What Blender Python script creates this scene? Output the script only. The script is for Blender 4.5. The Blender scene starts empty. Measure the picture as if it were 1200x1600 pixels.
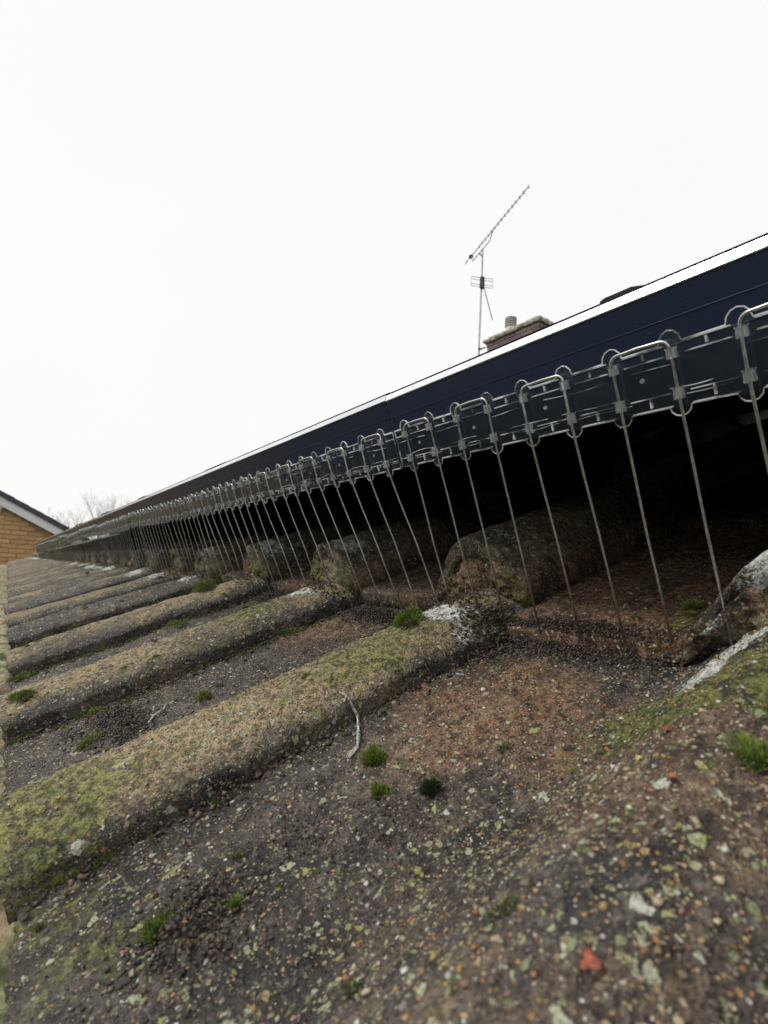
import bpy, bmesh, math, random
import numpy as np
from mathutils import Vector, Matrix, Euler
random.seed(7); np.random.seed(7)
sc = bpy.context.scene
C = sc.collection

# ------------------------------------------------------------------ camera, sky, sun, exposure
TH = math.radians(21.0)                       # pitch of the tiled roof
ROOF_M = Matrix.Rotation(-TH, 4, 'Y')         # roof axes: x = up the slope, y = along the eave, z = off the roof
def W(s, u, n): return ROOF_M @ Vector((s, u, n))
right = Vector((0.77601019, -0.58478833, -0.2362854))
up = Vector((0.24448819, -0.06643591, 0.96737366))
fwd = Vector((0.58140666, 0.80846081, -0.0914189))
cam_d = bpy.data.cameras.new('camera'); cam = bpy.data.objects.new('camera', cam_d); C.objects.link(cam)
m = Matrix.Identity(4)
for i in range(3):
    m[i][0] = right[i]; m[i][1] = up[i]; m[i][2] = -fwd[i]
m[0][3], m[1][3], m[2][3] = 0.029, 0.0, 0.1197
cam.matrix_world = ROOF_M @ m
cam_d.sensor_fit = 'HORIZONTAL'; cam_d.sensor_width = 36; cam_d.lens = 811.4 / 1200 * 36
cam_d.clip_start = 0.005; cam_d.clip_end = 2000
cam_d.dof.use_dof = True; cam_d.dof.focus_distance = 0.33; cam_d.dof.aperture_fstop = 26
sc.camera = cam

SUN_EL, SUN_ROT = math.radians(48), math.radians(295)
w = bpy.data.worlds.new('World'); sc.world = w; w.use_nodes = True
wt = w.node_tree; wn = wt.nodes; wl = wt.links
bg = wn['Background']
sky = wn.new('ShaderNodeTexSky'); sky.sky_type = 'NISHITA'; sky.sun_disc = False
sky.sun_elevation = SUN_EL; sky.sun_rotation = SUN_ROT; sky.dust_density = 4; sky.air_density = 1
sc1 = wn.new('ShaderNodeVectorMath'); sc1.operation = 'SCALE'; sc1.inputs['Scale'].default_value = 0.10
wl.new(sky.outputs[0], sc1.inputs[0])
tcw = wn.new('ShaderNodeTexCoord'); nz = wn.new('ShaderNodeTexNoise'); nz.inputs['Scale'].default_value = 1.6
nz.inputs['Detail'].default_value = 3
wl.new(tcw.outputs['Generated'], nz.inputs['Vector'])
cr = wn.new('ShaderNodeValToRGB')
cr.color_ramp.elements[0].position = .3; cr.color_ramp.elements[0].color = (.800, .815, .798, 1)
cr.color_ramp.elements[1].position = .7; cr.color_ramp.elements[1].color = (.822, .832, .820, 1)
wl.new(nz.outputs[0], cr.inputs[0])
mx = wn.new('ShaderNodeMix'); mx.data_type = 'RGBA'; mx.inputs[0].default_value = 0.97   # the cloud deck hides the blue
wl.new(sc1.outputs[0], mx.inputs[6]); wl.new(cr.outputs[0], mx.inputs[7])
wl.new(mx.outputs[2], bg.inputs[0]); bg.inputs[1].default_value = 1.0
sun_d = bpy.data.lights.new('sun', 'SUN'); sun_d.energy = 1.5; sun_d.angle = math.radians(14); sun_d.color = (1, .97, .92)
sun = bpy.data.objects.new('sun', sun_d); C.objects.link(sun)
sdir = Vector((math.sin(SUN_ROT) * math.cos(SUN_EL), math.cos(SUN_ROT) * math.cos(SUN_EL), math.sin(SUN_EL)))
sun.rotation_euler = sdir.to_track_quat('Z', 'Y').to_euler(); sun.location = (0, 0, 10)
sc.view_settings.view_transform = 'Standard'; sc.view_settings.look = 'None'
sc.view_settings.exposure = 0.28; sc.view_settings.gamma = 1.0
sc.cycles.max_bounces = 10; sc.cycles.transparent_max_bounces = 16; sc.cycles.transmission_bounces = 10

# ------------------------------------------------------------------ helpers
class NT:
    def __init__(s, name):
        s.m = bpy.data.materials.new(name); s.m.use_nodes = True
        s.t = s.m.node_tree; s.b = s.t.nodes['Principled BSDF']
    def n(s, typ, **kw):
        x = s.t.nodes.new('ShaderNode' + typ)
        for k, v in kw.items(): setattr(x, k, v)
        return x
    def l(s, a, b): s.t.links.new(a, b)
    def put(s, inp, v):
        if hasattr(v, 'is_linked') or isinstance(v, bpy.types.NodeSocket): s.l(v, inp)
        else: inp.default_value = v
    def noise(s, vec, scale, detail=4, rough=.55, dist=0):
        x = s.n('TexNoise'); s.l(vec, x.inputs['Vector']); x.inputs['Scale'].default_value = scale
        x.inputs['Detail'].default_value = detail; x.inputs['Roughness'].default_value = rough
        x.inputs['Distortion'].default_value = dist
        return x.outputs[0]
    def noisec(s, vec, scale, detail=2):
        x = s.n('TexNoise'); s.l(vec, x.inputs['Vector']); x.inputs['Scale'].default_value = scale
        x.inputs['Detail'].default_value = detail
        return x.outputs['Color']
    def vor(s, vec, scale, rnd=1):
        x = s.n('TexVoronoi'); s.l(vec, x.inputs['Vector']); x.inputs['Scale'].default_value = scale
        x.inputs['Randomness'].default_value = rnd
        return x
    def math(s, op, a, b=0.0, c=None, clamp=False):
        x = s.n('Math', operation=op); x.use_clamp = clamp
        s.put(x.inputs[0], a); s.put(x.inputs[1], b)
        if c is not None: s.put(x.inputs[2], c)
        return x.outputs[0]
    def step(s, v, lo, hi):
        x = s.n('MapRange'); x.interpolation_type = 'SMOOTHSTEP'; s.put(x.inputs[0], v)
        s.put(x.inputs[1], lo); s.put(x.inputs[2], hi)
        return x.outputs[0]
    def mix(s, f, a, b):
        x = s.n('Mix', data_type='RGBA'); s.put(x.inputs[0], f)
        for i, v in ((6, a), (7, b)):
            if isinstance(v, tuple): v = (*v, 1) if len(v) == 3 else v
            s.put(x.inputs[i], v)
        return x.outputs[2]
    def ramp(s, f, stops):
        x = s.n('ValToRGB'); s.put(x.inputs[0], f); e = x.color_ramp.elements
        while len(e) < len(stops): e.new(.5)
        for i, (p, c) in enumerate(stops): e[i].position = p; e[i].color = (*c, 1)
        return x.outputs[0]
    def attr(s, name):
        x = s.n('Attribute', attribute_name=name); return x.outputs['Fac']
    def bump(s, h, strength=.5, dist=.001, prev=None):
        x = s.n('Bump'); x.inputs['Strength'].default_value = strength; x.inputs['Distance'].default_value = dist
        s.l(h, x.inputs['Height'])
        if prev is not None: s.l(prev, x.inputs['Normal'])
        return x.outputs[0]

def mesh_np(name, verts, faces, smooth=True, mat=None):
    """verts (n,3); faces (m,k) all of one size, or a list of lists"""
    me = bpy.data.meshes.new(name)
    if isinstance(faces, np.ndarray):
        nf, k = faces.shape
        me.vertices.add(len(verts)); me.vertices.foreach_set('co', np.asarray(verts, np.float32).ravel())
        me.loops.add(nf * k); me.loops.foreach_set('vertex_index', faces.astype(np.int32).ravel())
        me.polygons.add(nf); me.polygons.foreach_set('loop_start', np.arange(0, nf * k, k, dtype=np.int32))
        me.update(calc_edges=True)
    else:
        me.from_pydata([tuple(v) for v in verts], [], faces)
    if smooth: me.polygons.foreach_set('use_smooth', np.ones(len(me.polygons), bool))
    if mat: me.materials.append(mat)
    me.update()
    return me
def fattr(me, name, vals):
    a = me.attributes.new(name, 'FLOAT', 'POINT'); a.data.foreach_set('value', np.asarray(vals, np.float32))
def link(name, me, parent=None, loc=None, rot=None):
    o = bpy.data.objects.new(name, me); C.objects.link(o)
    if parent is not None: o.parent = parent
    if loc is not None: o.location = loc
    if rot is not None: o.rotation_euler = rot
    return o
def tag(o, label=None, cat=None, group=None, kind=None):
    if label: o['label'] = label
    if cat: o['category'] = cat
    if group: o['group'] = group
    if kind: o['kind'] = kind
    return o
def empty(name, loc=(0, 0, 0), rot=(0, 0, 0)):
    o = bpy.data.objects.new(name, None); o.empty_display_size = .05; C.objects.link(o)
    o.location = loc; o.rotation_euler = rot; return o

class MB:
    """collects shapes; build() links them as one mesh object"""
    def __init__(s): s.v = []; s.f = []
    def box(s, a, b, M=None):
        i = len(s.v); x0, y0, z0 = a; x1, y1, z1 = b
        P = [(x0, y0, z0), (x1, y0, z0), (x1, y1, z0), (x0, y1, z0), (x0, y0, z1), (x1, y0, z1), (x1, y1, z1), (x0, y1, z1)]
        if M is not None: P = [tuple(M @ Vector(p)) for p in P]
        s.v += P
        s.f += [[i + k for k in q] for q in ((0, 3, 2, 1), (4, 5, 6, 7), (0, 1, 5, 4), (1, 2, 6, 5), (2, 3, 7, 6), (3, 0, 4, 7))]
    def tube(s, pts, r, seg=8, closed=True):
        pts = [Vector(p) for p in pts]; rr = r if isinstance(r, (list, tuple)) else [r] * len(pts)
        rings = []; a = None
        for k, p in enumerate(pts):
            d = (pts[min(k + 1, len(pts) - 1)] - pts[max(k - 1, 0)]).normalized()
            if a is None:
                a = d.orthogonal().normalized()
            else:
                a = (a - d * a.dot(d)).normalized()
            b = d.cross(a); i = len(s.v)
            for j in range(seg):
                t = 2 * math.pi * j / seg
                s.v.append(tuple(p + (a * math.cos(t) + b * math.sin(t)) * rr[k]))
            rings.append(i)
        for i, j in zip(rings, rings[1:]):
            for q in range(seg):
                s.f.append([i + q, i + (q + 1) % seg, j + (q + 1) % seg, j + q])
        if closed:
            s.f.append([rings[0] + q for q in range(seg)][::-1]); s.f.append([rings[-1] + q for q in range(seg)])
    def prism(s, outline, axis, a, b):
        """outline of 2D points extruded along axis ('x','y','z') from a to b"""
        n = len(outline); i = len(s.v)
        for t in (a, b):
            for (p, q) in outline:
                s.v.append({'x': (t, p, q), 'y': (p, t, q), 'z': (p, q, t)}[axis])
        s.f.append([i + k for k in range(n)][::-1]); s.f.append([i + n + k for k in range(n)])
        for k in range(n):
            s.f.append([i + k, i + (k + 1) % n, i + n + (k + 1) % n, i + n + k])
    def build(s, name, mat, parent=None, smooth=False, bevel=0, loc=None):
        me = bpy.data.meshes.new(name); me.from_pydata(s.v, [], s.f)
        bm = bmesh.new(); bm.from_mesh(me); bmesh.ops.recalc_face_normals(bm, faces=bm.faces[:])
        if bevel: bmesh.ops.bevel(bm, geom=bm.edges[:], offset=bevel, segments=2, affect='EDGES', clamp_overlap=True)
        bm.to_mesh(me); bm.free()
        if smooth:
            me.polygons.foreach_set('use_smooth', np.ones(len(me.polygons), bool))
            try: me.set_sharp_from_angle(angle=math.radians(40))
            except Exception: pass
        if mat: me.materials.append(mat)
        return link(name, me, parent, loc)

def _h(ix, iy, seed):
    v = (ix.astype(np.int64) * 374761393 + iy.astype(np.int64) * 668265263 + seed * 1274126177) & 0x7fffffff
    v = ((v ^ (v >> 13)) * 1274126177) & 0x7fffffff
    v = v ^ (v >> 16)
    return (v & 0xffff) / 65535.0
def vnoise(x, y, seed=0):
    ix = np.floor(x); iy = np.floor(y); fx = x - ix; fy = y - iy
    fx = fx * fx * (3 - 2 * fx); fy = fy * fy * (3 - 2 * fy)
    a = _h(ix, iy, seed); b = _h(ix + 1, iy, seed); c = _h(ix, iy + 1, seed); d = _h(ix + 1, iy + 1, seed)
    return (a * (1 - fx) + b * fx) * (1 - fy) + (c * (1 - fx) + d * fx) * fy - .5
def fbm(x, y, sc_, oct=4, seed=0, gain=.5):
    x = np.asarray(x, float); y = np.asarray(y, float); r = 0; a = 1
    for o in range(oct):
        r = r + a * vnoise(x * sc_ + 17.3 * o, y * sc_ + 9.1 * o, seed + o); sc_ *= 2.03; a *= gain
    return r
def sstep(x, a, b):
    t = np.clip((x - a) / (b - a), 0, 1); return t * t * (3 - 2 * t)

# ------------------------------------------------------------------ materials
def simple(name, col, rough=.6, metal=0, spec=.5, coat=0, nscale=0, namt=.2, bump=0, bscale=200):
    t = NT(name); b = t.b
    b.inputs['Base Color'].default_value = (*col, 1); b.inputs['Roughness'].default_value = rough
    b.inputs['Metallic'].default_value = metal; b.inputs['Specular IOR Level'].default_value = spec
    b.inputs['Coat Weight'].default_value = coat
    tc = t.n('TexCoord').outputs['Object']
    if nscale:
        f = t.noise(tc, nscale, 5)
        f = t.step(f, .35, .65)
        d = tuple(c * (1 - namt) for c in col); e = tuple(min(1, c * (1 + namt)) for c in col)
        t.l(t.mix(f, d, e), b.inputs['Base Color'])
        r = t.math('MULTIPLY_ADD', f, .15, rough - .07); t.l(r, b.inputs['Roughness'])
    if bump:
        t.l(t.bump(t.noise(tc, bscale, 5), .6, bump), b.inputs['Normal'])
    return t.m

P = 0.2; U00 = 0.225                        # roll pitch along the eave, near edge of the first roll
roof_ref = bpy.data.objects.new('roof', None)  # replaced below

def tile_material(roof):
    t = NT('weathered_concrete_tile'); b = t.b
    tc = t.n('TexCoord'); tc.object = roof; v = tc.outputs['Object']
    wn_ = t.n('VectorMath', operation='SCALE'); t.l(t.noisec(v, 90, 3), wn_.inputs[0]); wn_.inputs['Scale'].default_value = .006
    wv = t.n('VectorMath', operation='ADD'); t.l(v, wv.inputs[0]); t.l(wn_.outputs[0], wv.inputs[1]); wv = wv.outputs[0]
    # stretched a little along the fall of the roof, as rain leaves it
    mp = t.n('Mapping'); mp.inputs['Scale'].default_value = (.55, 1, 1); t.l(wv, mp.inputs['Vector']); sv = mp.outputs[0]
    n1 = t.noise(v, 11, 5, .6); n2 = t.noise(sv, 45, 6, .65); n3 = t.noise(v, 260, 5, .65); n4 = t.noise(v, 900, 3, .6)
    n5 = t.noise(sv, 26, 5, .6, .4)
    crest, tan, red, green, white, olive, wet = [t.attr(a) for a in ('crest', 'tan', 'red', 'green', 'white', 'olive', 'wet')]
    col = t.mix(t.step(n2, .38, .60), (.013, .012, .012), (.085, .068, .056))
    col = t.mix(t.math('MULTIPLY', t.step(n1, .45, .62), .5), col, (.070, .064, .062))
    rf = t.step(t.math('ADD', t.math('MULTIPLY', red, .9), t.math('MULTIPLY', n2, .9)), .62, 1.15)
    col = t.mix(t.math('MULTIPLY', rf, .85), col, t.mix(t.step(n3, .35, .6), (.070, .036, .022), (.255, .138, .078)))
    tf = t.step(t.math('ADD', t.math('MULTIPLY', tan, .8), t.math('MULTIPLY', n2, .9)), .62, 1.1)
    col = t.mix(t.math('MULTIPLY', tf, .9), col, t.mix(t.step(n3, .38, .62), (.125, .094, .055), (.44, .335, .205)))
    nb_ = t.noise(sv, 17, 4, .6, .6)
    col = t.mix(t.math('MULTIPLY', t.step(nb_, .50, .36), .60), col, (.016, .015, .014))
    col = t.mix(t.math('MULTIPLY', t.step(nb_, .58, .70), .40), col, (.24, .20, .145))
    # fine salt and pepper of the sanded face
    col = t.mix(t.math('MULTIPLY', t.step(n3, .54, .66), .55), col, (.20, .175, .145))
    col = t.mix(t.math('MULTIPLY', t.step(n4, .60, .70), .55), col, (.30, .27, .22))
    col = t.mix(t.math('MULTIPLY', t.step(n4, .46, .36), .85), col, (.010, .009, .008))
    col = t.mix(t.math('MULTIPLY', t.step(t.noise(v, 120, 5, .7), t.math('MULTIPLY_ADD', tan, -.06, .49), t.math('MULTIPLY_ADD', tan, -.06, .38)), .75), col, (.016, .013, .011))
    # exposed aggregate
    vo = t.vor(v, 330); vc = t.n('SeparateColor'); t.l(vo.outputs['Color'], vc.inputs[0])
    rad = t.math('MULTIPLY_ADD', vc.outputs[1], .30, .08)
    g1 = t.math('MULTIPLY', t.step(t.math('SUBTRACT', rad, vo.outputs['Distance']), 0, .05), t.step(t.math('ADD', vc.outputs[0], t.math('MULTIPLY', n1, .5)), .78, .80))
    gcol = t.ramp(vc.outputs[2], [(0, (.30, .15, .06)), (.25, (.40, .27, .12)), (.5, (.48, .40, .27)), (.75, (.16, .11, .08)), (1, (.62, .60, .54))])
    col = t.mix(t.math('MULTIPLY', g1, .85), col, gcol)
    vo2 = t.vor(v, 760); vc2 = t.n('SeparateColor'); t.l(vo2.outputs['Color'], vc2.inputs[0])
    g2 = t.math('MULTIPLY', t.step(vo2.outputs['Distance'], .36, .28), t.step(vc2.outputs[0], .68, .70))
    gcol2 = t.ramp(vc2.outputs[2], [(0, (.34, .20, .10)), (.4, (.45, .36, .22)), (.7, (.09, .065, .05)), (1, (.60, .57, .50))])
    col = t.mix(t.math('MULTIPLY', g2, .8), col, gcol2)
    # crustose lichen: separate irregular crusts in three sizes
    w2 = t.n('VectorMath', operation='SCALE'); t.l(t.noisec(v, 420, 3), w2.inputs[0]); w2.inputs['Scale'].default_value = .0035
    w3 = t.n('VectorMath', operation='ADD'); t.l(wv, w3.inputs[0]); t.l(w2.outputs[0], w3.inputs[1]); w3 = w3.outputs[0]
    lf = None
    for (sc_, rad0, rad1, pres, pres0) in ((85, .00, .34, .30, -.02), (190, .08, .34, .62, .01), (400, .14, .36, .80, .08)):
        vl = t.vor(w3, sc_); vlc = t.n('SeparateColor'); t.l(vl.outputs['Color'], vlc.inputs[0])
        edge = t.math('SUBTRACT', t.math('MULTIPLY_ADD', vlc.outputs[1], rad1, rad0), t.math('ADD', vl.outputs['Distance'], t.math('MULTIPLY', t.math('SUBTRACT', n3, .5), 1.1)))
        here = t.math('LESS_THAN', vlc.outputs[0], t.math('MULTIPLY_ADD', olive, pres, pres0))
        f_ = t.math('MULTIPLY', t.step(edge, -.03, .06), here)
        lc = t.ramp(vlc.outputs[2], [(0, (.13, .14, .06)), (.35, (.27, .28, .17)), (.6, (.40, .41, .30)), (.8, (.30, .30, .08)), (1, (.55, .56, .50))])
        lc = t.mix(t.math('MULTIPLY', t.step(n4, .5, .35), .5), lc, (.06, .06, .035))
        col = t.mix(t.math('MULTIPLY', f_, .82), col, lc)
        lf = f_ if lf is None else t.math('MAXIMUM', lf, f_)
    # algae and moss film, broken by the sanded face
    go = t.math('ADD', t.math('MULTIPLY', green, .62), t.math('ADD', t.math('MULTIPLY', n2, .45), t.math('MULTIPLY', t.noise(v, 150, 4, .7), .55)))
    gf = t.step(go, .80, .95)
    col = t.mix(t.math('MULTIPLY', gf, t.math('MULTIPLY_ADD', t.step(n4, .40, .56), .5, .28)), col, t.mix(t.step(n3, .42, .60), (.018, .026, .007), (.160, .190, .026)))
    # white lichen
    n6 = t.noise(wv, 75, 5, .7)
    wo = t.math('ADD', t.math('MULTIPLY', white, .62), t.math('ADD', t.math('MULTIPLY', n6, .65), t.math('MULTIPLY', n3, .2)))
    wo = t.math('ADD', wo, t.math('MULTIPLY', t.math('SUBTRACT', n4, .5), .35)); wf = t.step(wo, .78, .88)
    col = t.mix(t.math('MULTIPLY', wf, .9), col, t.mix(t.step(n3, .35, .6), (.30, .31, .28), (.62, .63, .60)))
    # scattered small flecks of lichen everywhere
    n7 = t.noise(wv, 130, 3, .6)
    ff = t.step(n7, .70, .735); fc = t.mix(t.step(n1, .45, .55), (.55, .56, .50), (.42, .43, .24))
    col = t.mix(t.math('MULTIPLY', ff, .8), col, fc)
    n8 = t.noise(v, 33, 4, .6)
    ff2 = t.step(t.math('ADD', n8, t.math('MULTIPLY', n3, .25)), .86, .89)
    col = t.mix(t.math('MULTIPLY', ff2, .8), col, (.30, .34, .08))
    hs = t.n('HueSaturation'); hs.inputs['Saturation'].default_value = 1.08; hs.inputs['Value'].default_value = 1.24; t.l(col, hs.inputs['Color']); col = hs.outputs[0]
    t.l(col, b.inputs['Base Color'])
    rg = t.math('MULTIPLY_ADD', wet, -.48, .70)
    rg = t.math('ADD', rg, t.math('MULTIPLY', t.math('SUBTRACT', n3, .5), .5), clamp=True)
    rg = t.math('MAXIMUM', rg, t.math('MULTIPLY', t.math('MAXIMUM', lf, wf), .85))
    t.l(rg, b.inputs['Roughness']); b.inputs['Specular IOR Level'].default_value = .45
    h = t.math('ADD', t.math('MULTIPLY', n3, 1.0), t.math('MULTIPLY', n4, .45))
    h = t.math('ADD', h, t.math('MULTIPLY', g1, .5)); h = t.math('ADD', h, t.math('MULTIPLY', g2, .25))
    h = t.math('ADD', h, t.math('MULTIPLY', t.math('MAXIMUM', lf, wf), .35)); h = t.math('ADD', h, t.math('MULTIPLY', n2, 1.2))
    t.l(t.bump(h, 1.0, .0028), b.inputs['Normal'])
    return t.m

# ------------------------------------------------------------------ the roof surface as a function
THK = .011
S0 = {0: 0.0, 1: .245, 2: .505}
rt = random.Random(3)
NK = 43
edge1 = {k: .276 + rt.uniform(-.006, .006) for k in range(-3, NK + 1)}
edge1[-1] = .258; edge1[-2] = .250; edge1[0] = .286; edge1[1] = .279; edge1[2] = .280
edge0 = {k: rt.uniform(-.004, .004) for k in range(-3, NK + 1)}
edge0[-1] = .000; edge0[0] = -.004; edge0[1] = -.001
lift = {(c, k): rt.uniform(-.0015, .0015) for c in range(3) for k in range(-3, NK + 1)}
def s_start(c, k):
    if c == 0: return edge0[k]
    if c == 1: return edge1[k]
    return .245 + .26 * (c - 1) + (edge0[k] * .8)
MOUNDS = [(.160, .042, .010, .008, .0032), (.178, .046, .006, .006, .0022), (.39, .060, .020, .012, .005), (.36, .062, .012, .012, .003),
          (.147, .105, .010, .010, .0012), (.175, .085, .006, .006, .0012), (.128, .060, .005, .006, .0014), (.30, .078, .012, .010, .0025), (.585, .05, .02, .03, .004), (.60, .15, .02, .03, .004)]
def profile(x):
    a = .0105 + .0135 * np.sin(np.pi / 2 * np.clip(x / .036, 0, 1)) ** .8
    bb = .024 * (.5 + .5 * np.cos(np.pi * np.clip((x - .036) / .062, 0, 1)))
    return np.where(x < .036, a, bb)
def profile_upper(x):
    a = .0095 + .0385 * np.sin(np.pi / 2 * np.clip(x / .042, 0, 1)) ** .75
    bb = .048 * (.5 + .5 * np.cos(np.pi * np.clip((x - .042) / .064, 0, 1)))
    return np.where(x < .042, a, bb)
def tile_h(k, c, u, s, seed=0, fine=True):
    """height of the top face of tile k in course c, before edge rounding"""
    x = u - (U00 + (k + 0) * P)
    h = profile_upper(x) if c else profile(x) * (1.42 if k == -1 else 1)
    h = h + (((.0075 if k != -1 else .004)) if c else .001) - .028 * (s - s_start(c, k)) + lift.get((c, k), 0)
    h = h + .0024 * fbm(u, s, 13, 3, 11 + seed) + .0015 * fbm(u, s, 60, 3, 31 + seed)
    if fine: h = h + .0014 * np.abs(fbm(u, s, 190, 3, 51 + seed)) + .0012 * fbm(u, s, 380, 2, 57 + seed)
    for (mu, ms, ru_, rs_, hh_) in MOUNDS:
        if abs(mu - (U00 + k * P + .1)) < .18 and c == (1 if ms > .262 else 0) :
            g_ = np.exp(-((u - mu) / ru_) ** 2 - ((s - ms) / rs_) ** 2)
            h = h + hh_ * g_ * (.75 + 1.1 * np.abs(fbm(u, s, 170, 3, 91)) + .5 * fbm(u, s, 420, 2, 92))
    return h
def warp_edges(k, c, u, s, seed=0):
    x = u - (U00 + k * P); y = s - s_start(c, k)
    du = (.0035 * fbm(u * 0 + .3 + k, s, 28, 3, 71 + seed) + .0016 * fbm(u * 0 + k, s, 130, 3, 73 + seed)) * np.exp(-np.clip(x, 0, 1) / .018)
    ds = (.006 * fbm(u, s * 0 + .7 * k, 22, 3, 81 + seed) + .0028 * fbm(u, s * 0 + k, 120, 3, 83 + seed)) * np.exp(-np.clip(y, 0, 1) / .025)
    return u + du, s + ds
def round_edges(k, c, u, s):
    x = u - (U00 + k * P); y = s - s_start(c, k)
    r = .0030
    e = np.minimum(x, y); e = np.clip(e, 0, r)
    return -(r * .75) * (1 - np.sqrt(np.clip(1 - (1 - e / r) ** 2, 0, 1)))
def surf(u, s, seed=0):
    """top-most height of the tiles at (u, s), near tiles only"""
    u = np.atleast_1d(np.asarray(u, float)); s = np.atleast_1d(np.asarray(s, float)); out = np.zeros(len(u))
    for i in range(len(u)):
        k = int(math.floor((u[i] - U00) / P)); c = 0
        if s[i] >= s_start(1, k): c = 1
        if s[i] >= s_start(2, k): c = 2
        out[i] = tile_h(k, c, u[i:i + 1], s[i:i + 1])[0] + round_edges(k, c, u[i:i + 1], s[i:i + 1])[0]
    return out
def surf_v(u, s, c_of=None):
    k = np.floor((u - U00) / P).astype(int); out = np.zeros(len(u))
    for kk in np.unique(k):
        mk = k == kk
        c = np.where(s >= s_start(2, kk), 2, np.where(s >= s_start(1, kk), 1, 0))
        for cc in (0, 1, 2):
            q = mk & (c == cc)
            if q.any(): out[q] = tile_h(kk, cc, u[q], s[q]) + round_edges(kk, cc, u[q], s[q])
    return out

def blob(u, s, cu, cs, ru, rs, p=1.0):
    return np.exp(-(((u - cu) / ru) ** 2 + ((s - cs) / rs) ** 2) * p)
def masks(k, c, u, s, seed):
    """where the growths, stains and painted-in brightening lie; (u, s) in roof metres"""
    x = u - (U00 + k * P); roll = sstep(x, -.01, .02) * (1 - sstep(x, .07, .11)); crest = profile(x) / .024
    nn = lambda f, sd: fbm(u, s, f, 3, sd + seed)
    r = random.Random(1000 * c + k + seed)
    tan = roll * (.55 + .5 * nn(9, 101)) * r.uniform(.3, 1.0)
    red = (.15 + .9 * nn(8, 111)) * (1 - roll) * r.uniform(.2, 1)
    olive = .08 + roll * (.50 + .9 * nn(10, 121)) * r.uniform(.6, 1.1)
    green = (.10 + 1.0 * nn(9, 131)) * r.uniform(.3, 1.0) + .35 * sstep(x, .155, .195) * (nn(14, 137) + .4)
    white = .1 * roll + .35 * nn(7, 141)
    wet = (1 - roll) * .9 + .1
    if c == 0:
        yend = s - .25
        white = white + .62 * roll * np.exp(-((s - .235) / .028) ** 2) * (1 if r.random() < .8 else .3)
        wet = wet * (1 - .5 * sstep(s, .18, .24))
    if c == 0 and k == -1:
        tan = .25 * roll + 0 * u
        red = .08 + .85 * blob(u, s, .165, .175, .055, .06) + .75 * blob(u, s, .20, .20, .05, .03) + .25 * blob(u, s, .06, .15, .04, .05) + .6 * nn(14, 3)
        red = red - .5 * blob(u, s, .185, .05, .06, .055)
        olive = .26 + 1.6 * blob(u, s, .1965, .0477, .004, .004) + .8 * blob(u, s, .1295, .0723, .006, .005) + .35 * blob(u, s, .115, .11, .022, .09) + .38 * blob(u, s, .065, .11, .03, .04) + .3 * roll * (nn(18, 5) + .2)
        green = .30 * (1 + nn(16, 8)) + .75 * blob(u, s, .070, .195, .03, .030) + .35 * blob(u, s, .10, .20, .02, .03) + .3 * blob(u, s, .20, .01, .04, .03)
        white = -.1 + 1.15 * blob(u, s, .090, .240, .028, .026) + .3 * nn(45, 9) + .9 * blob(u, s, .138, .124, .0025, .0025) + .7 * blob(u, s, .088, .215, .008, .010) + .5 * blob(u, s, .115, .188, .01, .014) + .3 * roll * nn(12, 7)
        wet = .25 + .35 * (1 - roll)
    if c == 0 and k == 0:
        tan = roll * (1.0 - .35 * sstep(s, .17, .23)) + .1
        red = .7 * blob(u, s, .40, .215, .08, .05) + .25 * roll
        olive = roll * (.55 + .35 * blob(u, s, .26, .03, .05, .05)) + .14 + .2 * nn(15, 9)
        green = .42 * roll + .6 * blob(u, s, .240, .012, .03, .03) + .45 * blob(u, s, .25, .175, .03, .04) + .05
        white = -.02 + .98 * blob(u, s, .265, .240, .045, .026) + .3 * nn(40, 7) + .3 * roll * nn(12, 7)
        wet = 1.0 * (1 - roll) * (1 - .5 * blob(u, s, .40, .215, .08, .05)) + .1
    if c == 0 and k == 1:
        tan = roll * (.75 + .3 * nn(9, 7)); red = .2 * roll; olive = .65 * roll + .12 + .1 * nn(9, 2)
        green = .35 * roll * (nn(9, 4) + .5) + .5 * blob(u, s, .47, .17, .04, .04) + .1
        white = .95 * blob(u, s, .462, .24, .03, .018); wet = (1 - roll) * .9
    if c == 1:
        red = red + (1 - roll) * .45; tan = tan * .8 + .25; olive = olive * .8 + .15; green = green * .5 + .15  # second course made paler in colour to offset the shade under the panels
        if k == -1:
            red = .35 + .55 * (1 - roll) + 0 * u; green = .0 + .8 * blob(u, s, .130, .300, .02, .05); white = .90 * blob(u, s, .105, .315, .014, .05) + .8 * blob(u, s, .078, .262, .02, .02); wet = .1 + 0 * u
            tan = .15 + 0 * u
        else:
            white = white + .55 * roll * np.exp(-((s - edge1[k] - .02) / .035) ** 2)
            green = green + .22 * np.exp(-((s - edge1[k]) / .015) ** 2)
        wet = wet * .3
    return dict(crest=crest, tan=tan, red=red, olive=olive, green=green, white=white, wet=wet)

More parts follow.
